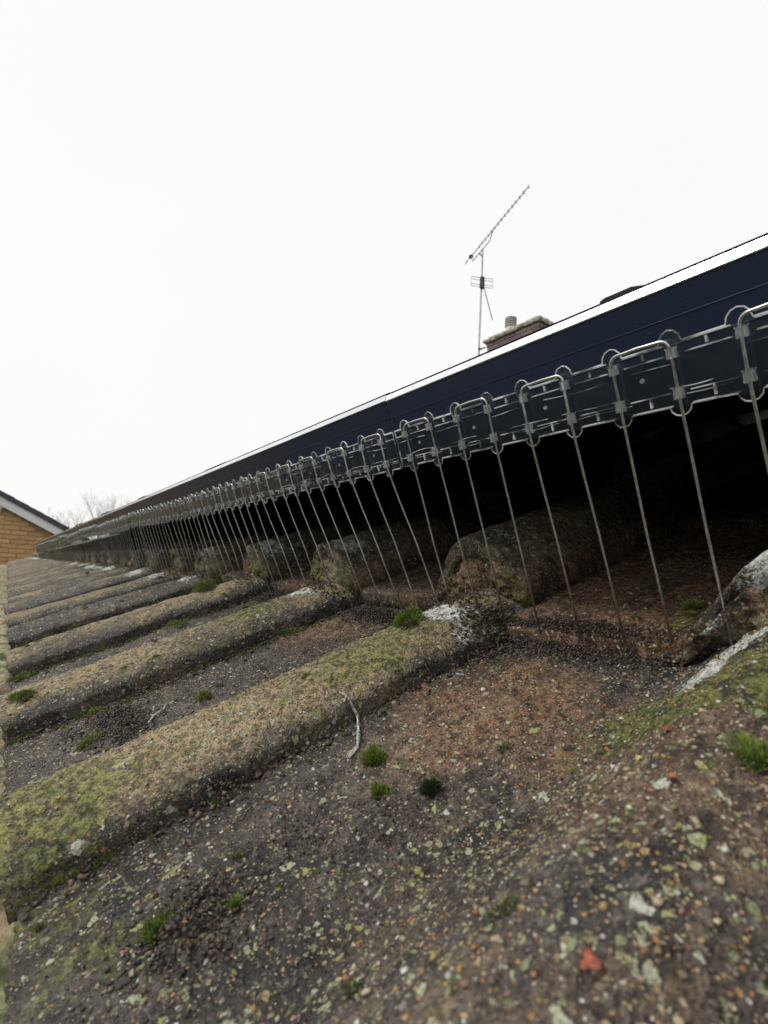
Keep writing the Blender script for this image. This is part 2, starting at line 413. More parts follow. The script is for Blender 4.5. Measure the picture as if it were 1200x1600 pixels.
def tile_mesh(k, c, nu, ns, mat, seed=0, length=None, local=False):
    u0 = U00 + k * P; s0 = s_start(c, k); L = length or .33
    U = u0 + np.concatenate([[0, .0006, .0015, .003, .0045, .006], np.linspace(.008, .222, nu)])
    S = s0 + np.concatenate([[0, .0006, .0015, .003, .0045, .006], np.linspace(.008, L, ns)])
    uu, ss = np.meshgrid(U, S, indexing='ij'); nu_, ns_ = uu.shape
    h = tile_h(k, c, uu, ss, seed, nu > 60) + round_edges(k, c, uu, ss)
    h = h - .010 * sstep(uu - u0, .2, .222)
    wu, ws = warp_edges(k, c, uu, ss, seed)
    top = np.stack([ws, wu, h], -1).reshape(-1, 3)
    idx = np.arange(nu_ * ns_).reshape(nu_, ns_)
    f = np.stack([idx[:-1, :-1], idx[:-1, 1:], idx[1:, 1:], idx[1:, :-1]], -1).reshape(-1, 4)[:, ::-1]
    bor = np.concatenate([idx[0, :], idx[1:, -1], idx[-1, -2::-1], idx[-2:0:-1, 0]])
    nb = len(bor); V = [top]; F = [f]; base = len(top)
    cen = np.array([s0 + L / 2, u0 + .11, 0])
    prev = bor
    for (dz, inw) in ((-.5 * THK, 0), (-THK, .0), (-THK - .0005, .012)):
        ring = top[bor].copy(); ring[:, 2] += dz
        if inw:
            ring[:, 0] = np.clip(ring[:, 0], s0 + inw, s0 + L - inw); ring[:, 1] = np.clip(ring[:, 1], u0 + inw, u0 + .222 - inw)
        elif dz > -THK:
            n_ = fbm(ring[:, 1], ring[:, 0], 110, 3, 5); ring[:, 0] += .004 * n_ + .0015; ring[:, 1] += .003 * n_ + .001
        V.append(ring); cur = base + np.arange(nb); base += nb
        q = np.stack([prev, np.roll(prev, -1), np.roll(cur, -1), cur], -1); F.append(q); prev = cur
    V = np.concatenate(V); F = np.concatenate(F)
    uo, so = V[:, 1].copy(), V[:, 0].copy()
    mk = masks(k, c, uo, so, seed)
    if local: V[:, 1] -= u0; V[:, 0] -= s0
    me = mesh_np('tile', V, F, True, mat)
    for a, vals in mk.items(): fattr(me, a, vals)
    return me

# ------------------------------------------------------------------ the house under the camera
house = tag(empty('house', (0, 0, 0)), 'low house whose lichen covered roll tiled roof carries the solar panels', 'house')
M_felt = simple('underlay_felt', (.02, .02, .022), .9, nscale=30)
RAFT = 6.9
deck = MB(); deck.box((.012, -2.2, -.05), (RAFT, 8.98, -.034))
roof = deck.build('roof', M_felt, house); roof.matrix_local = ROOF_M.copy()
M_tile = tile_material(roof)
NEARK = 4
for k in range(-2, NEARK):
    nu, ns = {-2: (60, 90), -1: (330, 380), 0: (300, 340), 1: (200, 240), 2: (130, 170), 3: (110, 140)}[k]
    link('tile', tile_mesh(k, 0, nu, ns, M_tile, length=.30), roof)
    nu, ns = {-2: (40, 50), -1: (220, 240), 0: (180, 160), 1: (130, 120), 2: (90, 90), 3: (80, 80)}[k]
    link('tile', tile_mesh(k, 1, nu, ns, M_tile, seed=3, length=.30), roof)
# beyond the nearest: six worn tile shapes shared by the rest
var0 = [tile_mesh(20 + i, 0, 44, 60, M_tile, seed=10 + 7 * i, length=.30, local=True) for i in range(6)]
var1 = [tile_mesh(30 + i, 1, 44, 50, M_tile, seed=12 + 7 * i, length=.30, local=True) for i in range(4)]
rr = random.Random(5)
for k in range(NEARK, NK):
    o = link('tile', rr.choice(var0), roof, (edge0[k], U00 + k * P + rr.uniform(-.002, .002), rr.uniform(-.002, .002)))
    o = link('tile', rr.choice(var1), roof, (edge1[k], U00 + k * P + rr.uniform(-.002, .002), rr.uniform(-.002, .002)))
low = tile_mesh(33, 1, 26, 16, M_tile, seed=99, length=.30, local=True)
for k in range(-3, NK):
    o = link('tile', low, roof, (s_start(2, k), U00 + k * P, rr.uniform(-.001, .002)))
for c, k in ((0, -3), (1, -3)):
    link('tile', (var0[0], var1[0])[c], roof, (s_start(c, k), U00 + k * P, 0))
# mortar and packed dirt that close the ends of the second course's rolls
def plug_mesh(k, nx_, nz_):
    se = s_start(1, k); xs = np.linspace(.002, .100, nx_); vs = np.linspace(0, 1, nz_)
    xx, vv = np.meshgrid(xs, vs, indexing='ij'); base_z = -.012
    top_ = profile_upper(xx) + .0075 - .006
    zz = base_z + (top_ - base_z) * vv; uu = U00 + k * P + xx
    ss = se + .0035 - .0075 * np.sin(np.pi * np.clip((zz + .006) / .05, 0, 1)) + .010 * fbm(uu, zz, 55, 4, 61) + .004 * np.abs(fbm(uu, zz, 240, 3, 67)) + .010 * (vv > .93) 
    uu = uu + .003 * fbm(uu, zz, 70, 2, 69)
    ix = np.arange(xx.size).reshape(xx.shape); F = np.stack([ix[:-1, :-1], ix[:-1, 1:], ix[1:, 1:], ix[1:, :-1]], -1).reshape(-1, 4)
    V = np.stack([ss, uu, zz], -1).reshape(-1, 3); V2 = V.copy(); V2[:, 0] = se + .035; N = len(V)
    b_ = np.concatenate([ix[0, :], ix[1:, -1], ix[-1, -2::-1], ix[-2:0:-1, 0]]); S_ = np.stack([b_, b_ + N, np.roll(b_, -1) + N, np.roll(b_, -1)], -1)
    me = mesh_np('end_plug', np.concatenate([V, V2]), np.concatenate([F, F[:, ::-1] + N, S_]), True, M_tile)
    u_, z_ = np.concatenate([V, V2])[:, 1], np.concatenate([V, V2])[:, 2]
    for a_, vv_ in dict(crest=.5, tan=.25 + fbm(u_, z_, 40, 2, 4), red=.45 + .8 * fbm(u_, z_, 30, 2, 5), olive=.25, green=.52 + .9 * fbm(u_, z_, 35, 2, 6),
                        white=(.35 if k == -1 else .1) + fbm(u_, z_, 45, 2, 8), wet=.2).items(): fattr(me, a_, np.broadcast_to(vv_, u_.shape))
    return me
for k in range(-1, NK):
    link('end_plug', plug_mesh(k, *((110, 60) if k < 3 else (30, 18))), roof)
# the upper courses, out of sight under and behind the panels, as one field
lv = []; lf = []; base = 0
cu = np.linspace(0, .215, 15)
for c in range(3, 25):
    s0 = .245 + .26 * (c - 1)
    for k in range(-11, NK):
        cs = np.array([0, .004, .15, .285]); uu, ss = np.meshgrid(cu, cs, indexing='ij')
        h = profile_upper(uu) + .0075 - .028 * ss
        top = np.stack([ss + s0, uu + U00 + k * P, h], -1).reshape(-1, 3)
        bot = top.copy()[np.arange(0, 60, 4)]; bot[:, 2] -= THK
        idx = np.arange(60).reshape(15, 4)
        f = np.stack([idx[:-1, :-1], idx[:-1, 1:], idx[1:, 1:], idx[1:, :-1]], -1).reshape(-1, 4)[:, ::-1]
        f2 = np.stack([idx[:-1, 0], idx[1:, 0], 60 + np.arange(1, 15), 60 + np.arange(0, 14)], -1)[:, ::-1]
        f3 = np.array([[idx[0, 0], idx[0, 3], idx[0, 3], idx[0, 0]]])
        lv.append(top); lv.append(bot); lf.append(np.concatenate([f, f2]) + base); base += 75
for c in range(0, 3):
    for k in range(-11, -3):
        s0 = 0 if c == 0 else .245 + .26 * (c - 1)
        cs = np.array([0, .004, .15, .285]); uu, ss = np.meshgrid(cu, cs, indexing='ij')
        h = profile_upper(uu) + .0075 - .028 * ss
        top = np.stack([ss + s0, uu + U00 + k * P, h], -1).reshape(-1, 3)
        bot = top.copy()[np.arange(0, 60, 4)]; bot[:, 2] -= THK
        idx = np.arange(60).reshape(15, 4)
        f = np.stack([idx[:-1, :-1], idx[:-1, 1:], idx[1:, 1:], idx[1:, :-1]], -1).reshape(-1, 4)[:, ::-1]
        f2 = np.stack([idx[:-1, 0], idx[1:, 0], 60 + np.arange(1, 15), 60 + np.arange(0, 14)], -1)[:, ::-1]
        lv.append(top); lv.append(bot); lf.append(np.concatenate([f, f2]) + base); base += 75
me = mesh_np('upper_tiles', np.concatenate(lv), np.concatenate(lf), True, M_tile)
for a, vv in dict(crest=.5, tan=.3, red=.3, olive=.3, green=.3, white=.1, wet=.3).items(): fattr(me, a, np.full(base, vv))
o = link('upper_tiles', me, roof); o['kind'] = 'stuff'
# body of the house
M_brick = simple('buff_brickwork', (.28, .17, .09), .85, nscale=12, bump=.004, bscale=60)
M_pvc = simple('white_pvc', (.72, .73, .72), .35, nscale=3, namt=.06)
M_gut = simple('weathered_gutter', (.06, .06, .055), .5, nscale=9, namt=.4)
q = MB(); ex = .28
zr = RAFT * math.sin(TH); xr = RAFT * math.cos(TH)
q.prism([(ex, -2.6), (ex, ex * math.tan(TH) - .08), (xr, zr - .08), (2 * xr - ex, ex * math.tan(TH) - .08), (2 * xr - ex, -2.6)], 'y', -2.0, 8.8)
q.build('wall', M_brick, house)
q = MB(); q.box((.0, -2.2, -.20), (.022, 8.98, -.070)); q.build('fascia', M_pvc, house)
q = MB(); q.box((.022, -2.2, -.20), (ex, 8.9, -.19)); q.build('soffit', M_pvc, house)
q = MB()
R_ = ROOF_M
q.v = []; back = [(xr, zr - .03), (2 * xr, -.03), (2 * xr, -.06), (xr, zr - .06)]
q.prism(back, 'y', -2.2, 8.98); q.build('rear_slope', simple('rear_tiles', (.08, .07, .06), .8, nscale=8), house)
q = MB(); arc = [(xr + .11 * math.cos(a), zr + .0 + .09 * math.sin(a)) for a in np.linspace(0, math.pi, 9)]
q.prism(arc, 'y', -2.2, 8.98); q.build('ridge', simple('ridge_tile', (.10, .06, .045), .8, nscale=8), house, True)
q = MB(); gr = .055
for a, b in zip(np.linspace(math.pi, 2 * math.pi, 13), np.linspace(math.pi, 2 * math.pi, 13)[1:]):
    g0 = (-.062 + gr * math.cos(a), -.03 + gr * math.sin(a)); g1 = (-.062 + gr * math.cos(b), -.03 + gr * math.sin(b))
    g2 = (-.062 + (gr - .003) * math.cos(b), -.03 + (gr - .003) * math.sin(b)); g3 = (-.062 + (gr - .003) * math.cos(a), -.03 + (gr - .003) * math.sin(a))
    q.prism([g0, g1, g2, g3], 'y', -2.2, 9.0)
gut = q.build('gutter', M_gut, house)
# silt and moss that fill the gutter
tS = NT('gutter_silt'); tc = tS.n('TexCoord').outputs['Object']
a1 = tS.noise(tc, 60, 6, .65); a2 = tS.noise(tc, 8, 4)
cc = tS.mix(tS.step(a1, .35, .62), (.10, .075, .045), (.42, .33, .21))
cc = tS.mix(tS.step(a2, .5, .62), cc, tS.mix(tS.step(a1, .4, .6), (.05, .07, .02), (.30, .33, .18)))
tS.l(cc, tS.b.inputs['Base Color']); tS.b.inputs['Roughness'].default_value = .9
tS.l(tS.bump(a1, 1, .004), tS.b.inputs['Normal'])
U = np.concatenate([np.arange(-.3, 1.2, .003), np.arange(1.2, 9, .015)]); S = np.linspace(-.112, .020, 40)
uu, ss = np.meshgrid(U, S, indexing='ij')
zz = -.024 + .010 * fbm(uu, ss, 40, 4, 5) + .010 * fbm(uu, ss, 6, 2, 8)
zz = np.where(ss > -.004, np.minimum(zz, -.014), zz)
idx = np.arange(uu.size).reshape(uu.shape)
f = np.stack([idx[:-1, :-1], idx[:-1, 1:], idx[1:, 1:], idx[1:, :-1]], -1).reshape(-1, 4)[:, ::-1]
o = link('gutter_silt', mesh_np('gutter_silt', np.stack([ss, uu, zz], -1).reshape(-1, 3), f, True, tS.m), house); o['kind'] = 'stuff'

# ------------------------------------------------------------------ solar panels
M_frame = NT('black_anodised_frame'); b = M_frame.b
b.inputs['Base Color'].default_value = (.013, .021, .044, 1); b.inputs['Roughness'].default_value = .3
b.inputs['Specular IOR Level'].default_value = .35; b.inputs['Coat Weight'].default_value = .1; b.inputs['Coat Roughness'].default_value = .12
tc = M_frame.n('TexCoord').outputs['Object']
nf = M_frame.noise(tc, 7, 4); M_frame.l(M_frame.math('MULTIPLY_ADD', nf, .20, .22), b.inputs['Roughness'])
nf2 = M_frame.step(M_frame.noise(tc, 420, 2), .72, .76)
M_frame.l(M_frame.mix(M_frame.math('MULTIPLY', nf2, .35), (.013, .021, .044), (.10, .11, .12)), b.inputs['Base Color'])
M_frame = M_frame.m
M_lip = simple('bright_edge', (.84, .85, .87), .28, metal=1.0, nscale=9, namt=.05)
M_glass = simple('panel_glass', (.008, .010, .02), .05, coat=1)
M_back = simple('backsheet', (.012, .012, .014), .6)
M_rail = simple('mounting_rail', (.012, .012, .013), .5)
PS, PN0, PN1 = .266, .113, .1650
PW, PL = 1.020, 1.70
roofE = (0, -TH, 0)
def make_panel():
    e = empty('solar_panel')
    q = MB()
    # frame side: a shallow stepped profile with two fine grooves, then the returns
    def edge(sgn=1):
        o = [(0, PN0), (0, PN0 + .0258), (-.0003, PN0 + .0260), (0, PN0 + .0262), (0, PN0 + .0366), (-.0003, PN0 + .0368), (0, PN0 + .0370),
             (0, PN1 - .0030), (.0012, PN1 - .0012), (.012, PN1 - .0012), (.012, PN1 - .004), (.002, PN1 - .006), (.002, PN0 + .0016), (.028, PN0 + .0016), (.028, PN0)]
        return o
    q.prism(edge(), 'y', .0, PW)
    q.prism([(PL - x, z) for x, z in edge()], 'y', .0, PW)
    q.prism([(y, z) for y, z in [(x + .0, z) for x, z in edge()]], 'x', .012, PL - .012)
    q.prism([(PW - x, z) for x, z in edge()], 'x', .012, PL - .012)
    q.build('frame', M_frame, e)
    q = MB(); q.prism([(-.0004, PN1 - .0032), (-.0004, PN1 - .0026), (.0016, PN1 + .0010), (.0050, PN1 + .0014), (.0050, PN1 - .0011), (.0010, PN1 - .0011), (.0004, PN1 - .0032)], 'y', .0, PW + .0012)
    q.build('frame_lip', M_lip, e)
    q = MB(); q.box((.0006, PW + .0002, PN0 + .001), (.010, PW + .0012, PN1 - .0034)); q.build('joint_strip', M_lip, e)
    q = MB(); q.box((.0055, .0005, PN1 - .0010), (PL - .006, PW - .0005, PN1 + .0027)); q.build('glass', M_glass, e)
    q = MB(); q.box((.013, .013, PN1 - .008), (PL - .013, PW - .013, PN1 - .0045)); q.build('backsheet', M_back, e)
    q = MB()
    for i in range(10):
        for j in range(6):
            a = .03 + i * .165; bq = .018 + j * .1645
            q.box((a, bq, PN1 + .0028), (a + .160, bq + .160, PN1 + .0030))
    q.build('cell_grid', simple('cells', (.006, .008, .02), .1), e)
    return e
panel0 = make_panel()
def copy_tree(o, parent=None):
    c = o.copy(); C.objects.link(c)
    if parent is not None: c.parent = parent
    for ch in [x for x in bpy.data.objects if x.parent == o]: copy_tree(ch, c)
    return c
names = ['nearest solar panel, its dark frame running out past the camera', 'second solar panel in the row, starting at the bright upright joint line',
         'third solar panel in the row, behind the comb where the hoops bunch up', 'fourth solar panel in the row, middle of the far run of frames',
         'fifth solar panel in the row, its frame seen very foreshortened', 'sixth solar panel, last but one before the brick gable',
         'seventh and last solar panel, ending in front of the buff brick gable']
GAP0 = .2955
for i in range(7):
    o = panel0 if i == 0 else copy_tree(panel0)
    o.matrix_world = ROOF_M @ Matrix.Translation((PS, GAP0 - 1.0215 + i * 1.0215 + .0, (.0004 if i % 2 else 0)))
    tag(o, names[i], 'solar panel', 'solar panels in a row along the roof')
# joint strip: bright edge seen between the first two panels
rails = MB()
for s_ in (.95, 1.62):
    rails = MB(); rails.box((s_, -.75, .062), (s_ + .04, 6.46, PN0 - .001))
    o = rails.build('mounting_rail', M_rail, None); o.matrix_world = ROOF_M.copy()
    tag(o, 'lower black rail hidden in the dark under the panels' if s_ < 1 else 'upper black rail hidden in the dark under the panels', 'rail', 'rails under the panels')
M_clamp = simple('black_clamp', (.02, .022, .03), .35, nscale=40)
# clamps and loose packers that show as dark slivers over the bright edge
clamps = [(.108, .131, .0030, 'largest dark clamp on the bright panel edge, near the right side'),
          (.188, .200, .0016, 'short dark clamp on the panel edge left of the chimney'),
          (.262, .272, .0014, 'tiny dark clamp on the panel edge just right of the upright joint'),
          (.405, .430, .0018, 'dark sliver clamp on the panel edge above the first bunched hoops'),
          (.560, .585, .0020, 'dark clamp on the panel edge right of the longer packer'),
          (.620, .74, .0026, 'long dark packer lying on the panel edge in the middle distance'),
          (1.10, 1.20, .0035, 'dark clamp on the far panel edge, third from the far end'),
          (1.55, 1.75, .004, 'dark clamp on the far panel edge, second from the far end'),
          (2.20, 2.50, .005, 'dark clamp on the far panel edge, nearest the gable roof')]
for a, b_, hgt, lab in clamps:
    q = MB(); L_ = b_ - a
    prof_ = [(a, PN1 + .0002), (b_, PN1 + .0002), (b_ - L_ * .04, PN1 + .0012 + hgt * .75), (b_ - L_ * .14, PN1 + .0012 + hgt), (a + L_ * .3, PN1 + .0012 + hgt), (a + L_ * .06, PN1 + .0012 + hgt * .5)]
    q.prism(prof_, 'x', PS + .0052, PS + .017)
    o = q.build('panel_clamp', M_clamp); o.matrix_world = ROOF_M.copy()
    tag(o, lab, 'clamp', 'dark clamps on the panel edge')

# ------------------------------------------------------------------ the bird comb: clear strips holding steel hoops
M_wire = NT('steel_wire'); b = M_wire.b
b.inputs['Base Color'].default_value = (.46, .45, .40, 1); b.inputs['Metallic'].default_value = .9; b.inputs['Roughness'].default_value = .30
tc = M_wire.n('TexCoord').outputs['Object']; nf = M_wire.noise(tc, 300, 4, .7)
M_wire.l(M_wire.mix(M_wire.step(nf, .35, .7), (.42, .42, .38), (.70, .70, .65)), b.inputs['Base Color'])
M_wire.l(M_wire.bump(nf, .3, .0002), b.inputs['Normal']); M_wire = M_wire.m
M_clear = NT('clear_polycarbonate'); b = M_clear.b
b.inputs['Base Color'].default_value = (.90, .96, .92, 1); b.inputs['Transmission Weight'].default_value = .992
b.inputs['IOR'].default_value = 1.5; b.inputs['Roughness'].default_value = .03
tc = M_clear.n('TexCoord').outputs['Object']
M_clear.l(M_clear.bump(M_clear.noise(tc, 45, 2), .5, .003), b.inputs['Normal']); M_clear = M_clear.m
M_edge = NT('moulded_clear_edge'); b = M_edge.b
b.inputs['Base Color'].default_value = (.92, .95, .95, 1); b.inputs['Transmission Weight'].default_value = .88
b.inputs['IOR'].default_value = 1.5; b.inputs['Roughness'].default_value = .05; M_edge = M_edge.m
M_rib_glint = NT('rib_and_glint'); b = M_rib_glint.b
b.inputs['Base Color'].default_value = (.92, .95, .95, 1); b.inputs['Transmission Weight'].default_value = .50
b.inputs['IOR'].default_value = 1.5; b.inputs['Roughness'].default_value = .15
tc = M_rib_glint.n('TexCoord').outputs['Object']; M_rib_glint.l(M_rib_glint.math('MULTIPLY_ADD', M_rib_glint.step(M_rib_glint.noise(tc, 60, 3), .42, .6), -.7, .96), b.inputs['Transmission Weight']); M_rib_glint = M_rib_glint.m  # noise makes milky stretches that paint in broken bright highlights
SS = .2595                                  # plane of the strip
def strip_mesh(nleg, seed):
    """clear strip; local origin at its first edge: x = off the panel face, y = along, z = height above the roof"""
    q = MB(); L = nleg * .025; z0, z1 = .1135, .1395
    # front outline with a lobe above and below every leg
    out = []
    for i in range(nleg):
        y = .0125 + i * .025
        for a in np.linspace(math.pi, 2 * math.pi, 7): out.append((y + .0012 + .0042 * math.cos(a), z0 + .0040 * math.sin(a)))
    out = [(0, z0)] + out + [(L, z0), (L, z1)]
    for i in range(nleg - 1, -1, -1):
        y = .0125 + i * .025
        for a in np.linspace(0, math.pi, 7): out.append((y + .0012 + .0045 * math.cos(a), z1 + .0052 * math.sin(a)))
    out += [(0, z1)]
    q.prism(out, 'x', 0, .0009)
    NPL = [len(q.f)]
    # raised ribs, broken halfway between the legs
    for i in range(nleg + 1):
        y = i * .025; y0_, y1_ = max(0, y - .0085), min(L, y + .0085)
        for (a, h_) in ((z1 - .0052, .0006), (z1 - .0008, .0005), (z0 + .0056, .0005), (z0 + .0002, .0006)):
            q.box((-.0011, y0_, a), (-.0001, y1_, a + h_))
        if 0 < i < nleg:
            q.box((-.0011, y - .0004, z1 - .0040), (-.0001, y + .0004, z1 - .0013))
            q.box((-.0011, y - .0004, z0 + .0016), (-.0001, y + .0004, z0 + .0057))
    rim = [(-.0002, y_, z_) for y_, z_ in out[::1]]
    q.tube(rim, .00032, 5, False)  # pale tube along the outline stands in for its bright edge highlight
    for (zc_, am, fr, a0, a1) in ((z0 + .0082, .0009, 31, 0, 1), (z1 - .0085, .0007, 23, .0, 1), (z0 + .0045, .0004, 57, 0, 1)):  # broken wavy threads added to imitate glints on the clear plate
        pts_ = [(-.0003, L * j_ / 240, zc_ + am * math.sin(j_ * fr / 100) * math.sin(j_ * .037 + fr)) for j_ in range(241)]
        run = []
        for j_, p_ in enumerate(pts_):
            if math.sin(j_ * .31 + fr) + .6 * math.sin(j_ * .117) > -.35: run.append(p_)
            else:
                if len(run) > 3: q.tube(run, .00026, 4, False)
                run = []
        if len(run) > 3: q.tube(run, .00026, 4, False)
    NRB = [len(q.f)]
    # sleeves round the legs
    for i in range(nleg):
        y = .0125 + i * .025
        for (za, zb) in ((.1330, .1375), (.1165, .1215)):
            n_ = 12; ii = len(q.v)
            for (z_, ro) in ((za, .0023), (zb - .0008, .0021), (zb, .0026)):
                for j in range(n_):
                    t_ = 2 * math.pi * j / n_; q.v.append((-.0024 + ro * math.cos(t_), y + ro * math.sin(t_), z_))
            for (z_, ri) in ((za, .00115), (zb, .00115)):
                for j in range(n_):
                    t_ = 2 * math.pi * j / n_; q.v.append((-.0024 + ri * math.cos(t_), y + ri * math.sin(t_), z_))
            def ring(a, b_):
                for j in range(n_):
                    q.f.append([ii + a * n_ + j, ii + a * n_ + (j + 1) % n_, ii + b_ * n_ + (j + 1) % n_, ii + b_ * n_ + j])
            ring(0, 1); ring(1, 2); ring(2, 4); ring(4, 3); ring(3, 0)
        # little moulded studs
    for i in range(nleg // 2):
        y = .025 + i * .05; z_ = .1275
        q.tube([(-.0006, y + .002, z_), (.0, y + .002, z_)], .0011, 8)
    me = bpy.data.meshes.new('clear_strip'); me.from_pydata(q.v, [], q.f); nplate = NPL[0]
    me.materials.append(M_clear); me.materials.append(M_edge); me.materials.append(M_rib_glint)
    me.polygons.foreach_set('material_index', np.array([0 if i < 2 else (2 if i < NRB[0] else 1) for i in range(len(me.polygons))], np.int32))
    bm = bmesh.new(); bm.from_mesh(me); bmesh.ops.recalc_face_normals(bm, faces=bm.faces[:]); bm.to_mesh(me); bm.free()
    return me
def hoop_mesh(d0, d1, raise_, lean, rough_):
    """one steel hoop: two legs and a crossbar; d0, d1 = height where each leg ends"""
    q = MB(); r = .00065; x = -.0024; zt = .1408 + raise_; rb = .0035
    pts = []
    def leg(y, d, down):
        zs = [.136, .12, .09, .06, d] if down else [d, .06, .09, .12, .136]
        return [(x + rough_ * math.sin(z_ * 40), y + lean * max(0, .118 - z_) / .1, z_) for z_ in zs]
    pts += leg(-.0125, d0, False)
    for a in np.linspace(math.pi, math.pi / 2, 6): pts.append((x, -.0125 + rb + rb * math.cos(a), zt - rb + rb * math.sin(a)))
    pts.append((x - .0002, 0, zt + .0003))
    for a in np.linspace(math.pi / 2, 0, 6): pts.append((x, .0125 - rb + rb * math.cos(a), zt - rb + rb * math.sin(a)))
    pts += leg(.0125, d1, True)
    q.tube(pts, r, 8)
    me = bpy.data.meshes.new('wire_hoop'); me.from_pydata(q.v, [], q.f)
    me.polygons.foreach_set('use_smooth', np.ones(len(me.polygons), bool)); me.materials.append(M_wire)
    return me
strips = []      # (start along the eave, legs, tilt, lean)
NLEG = 20
smesh = {}
start = -.2150
rs = random.Random(11); idx_ = 0
labels = ['nearest bird comb strip with steel hoops, running out of the frame past the camera',
          'second bird comb strip, overlapping the nearest one at the upright panel joint']
ordn = ['third', 'fourth', 'fifth', 'sixth', 'seventh', 'eighth', 'ninth', 'tenth', 'eleventh', 'twelfth', 'thirteenth', 'last']
sstarts = [start + i * .5 for i in range(13)]
clearm = [strip_mesh(NLEG, i) for i in range(1)]
last_m = strip_mesh(16, 2)
hset = []
for i, st in enumerate(sstarts):
    nleg = NLEG if i < 12 else 16
    e = empty('bird_comb')
    if i < 2: lab = labels[i]
    else: lab = ordn[min(i - 2, 11) if i < 12 else 11] + ' bird comb strip along the far run of panels'
    tag(e, lab if i < 12 else 'last bird comb strip, ending at the far corner by the brick gable', 'bird comb', 'clear bird comb strips clipped to the panel edge')
    tilt = [0, -.004, .010, -.008, .006, -.012, .010, -.006, .012, -.01, .008, -.006, .01][i]
    dz = [0, -.0005, -.003, .001, .001, .000, .002, .001, -.002, .002, 0, .001, 0][i]
    off = [0, -.0022, 0, -.0022, 0, -.0022, 0, -.0022, 0, -.0022, 0, -.0022, 0][i]
    e.matrix_world = ROOF_M @ Matrix.Translation((SS + off, st, dz)) @ Matrix.Rotation(tilt, 4, 'X')
    link('clear_strip', clearm[0] if i < 12 else last_m, e)
    lean = [-.004, -.022, -.012, -.006, 0, .004, 0, -.006, .004, 0, 0, 0, 0][i]
    for j in range(nleg // 2):
        yc = .025 + j * .05
        ends = []
        for sgn in (-1, 1):
            uu_ = st + yc + sgn * .0125 + lean
            e_ = float(surf(uu_, SS)[0])
            if e_ > .028: e_ = float(surf(uu_, SS - .006)[0])
            ends.append(e_ - dz - .0015 if uu_ < 8.5 else .01)
        rz = rs.choice([0, 0, 0, .0006, .001, -.0006]) + (rs.choice([0, 0, .004]) if i > 2 else 0)
        o = link('wire_hoop', hoop_mesh(ends[0], ends[1], rz, lean + rs.uniform(-.0025, .0025), rs.uniform(-.0012, .0012)), e, (0, yc, 0), (0, rs.uniform(-.012, .012), 0))

# ------------------------------------------------------------------ growth and litter on the tiles
def on_roof(u, s, lift_=0.0):
    return (s, u, float(surf(u, s)[0]) + lift_)
tM = NT('cushion_moss'); 
hh = tM.attr('tip'); tc = tM.n('TexCoord').outputs['Object']; n_ = tM.noise(tc, 160, 3)
cm = tM.mix(hh, (.030, .045, .010), (.24, .34, .055)); cm = tM.mix(tM.math('MULTIPLY', tM.step(n_, .45, .65), .7), cm, (.13, .11, .035)); cm = tM.mix(tM.step(tM.noise(tc, 700, 2), .6, .7), cm, (.06, .045, .02))
tM.l(cm, tM.b.inputs['Base Color']); tM.b.inputs['Roughness'].default_value = .75; M_moss = tM.m
tM = NT('dark_moss'); hh = tM.attr('tip'); tM.l(tM.mix(hh, (.012, .016, .008), (.05, .075, .022)), tM.b.inputs['Base Color']); tM.b.inputs['Roughness'].default_value = .8; M_dmoss = tM.m
def moss_arrays(ru, rs_, h, nb, rg, blade, wid):
    """a cushion: core dome plus many short pointed shoots"""
    V = []; F = []; T = []
    nu, nv = 14, 6
    p1, p2, p3 = rg.uniform(0, 6), rg.uniform(0, 6), rg.uniform(0, 6)
    lobe = lambda a: 1 + .20 * math.sin(2 * a + p1) + .16 * math.sin(3 * a + p2) + .10 * math.sin(5 * a + p3)
    for a in range(nv + 1):
        ph = a / nv * math.pi / 2
        for b_ in range(nu):
            t_ = 2 * math.pi * b_ / nu; q_ = (.80 + rg.uniform(-.12, .06)) * lobe(t_)
            V.append((rs_ * q_ * math.cos(ph) * math.cos(t_), ru * q_ * math.cos(ph) * math.sin(t_), h * q_ * math.sin(ph) - .0015)); T.append(.0)
    for a in range(nv):
        for b_ in range(nu):
            F.append([a * nu + b_, a * nu + (b_ + 1) % nu, (a + 1) * nu + (b_ + 1) % nu]); F.append([a * nu + b_, (a + 1) * nu + (b_ + 1) % nu, (a + 1) * nu + b_])
    for i in range(nb):
        z = rg.random() ** .8; t_ = rg.uniform(0, 2 * math.pi); r_ = math.sqrt(max(0, 1 - z * z)); k_ = rg.uniform(.70, 1.0) * lobe(t_); hz = 1 + .25 * math.sin(3 * t_ + p3)
        if rg.random() < .12: k_ *= rg.uniform(1.05, 1.45); z *= .3
        p = Vector((rs_ * k_ * r_ * math.cos(t_), ru * k_ * r_ * math.sin(t_), h * min(k_, 1.1) * z * hz))
        d = Vector((r_ * math.cos(t_), r_ * math.sin(t_), z + .5)).normalized()
        d = (d + Vector((rg.uniform(-.4, .4), rg.uniform(-.4, .4), rg.uniform(-.2, .4)))).normalized()
        sd = d.cross(Vector((rg.uniform(-1, 1), rg.uniform(-1, 1), rg.uniform(-1, 1)))).normalized() * wid
        L_ = blade * rg.uniform(.5, 1.2); i0 = len(V)
        V += [tuple(p - sd), tuple(p + sd), tuple(p + d * L_ * .6 + sd * .7), tuple(p + d * L_)]; T += [.15, .15, .7, 1]
        F += [[i0, i0 + 1, i0 + 2], [i0, i0 + 2, i0 + 3]]
    return V, F, T
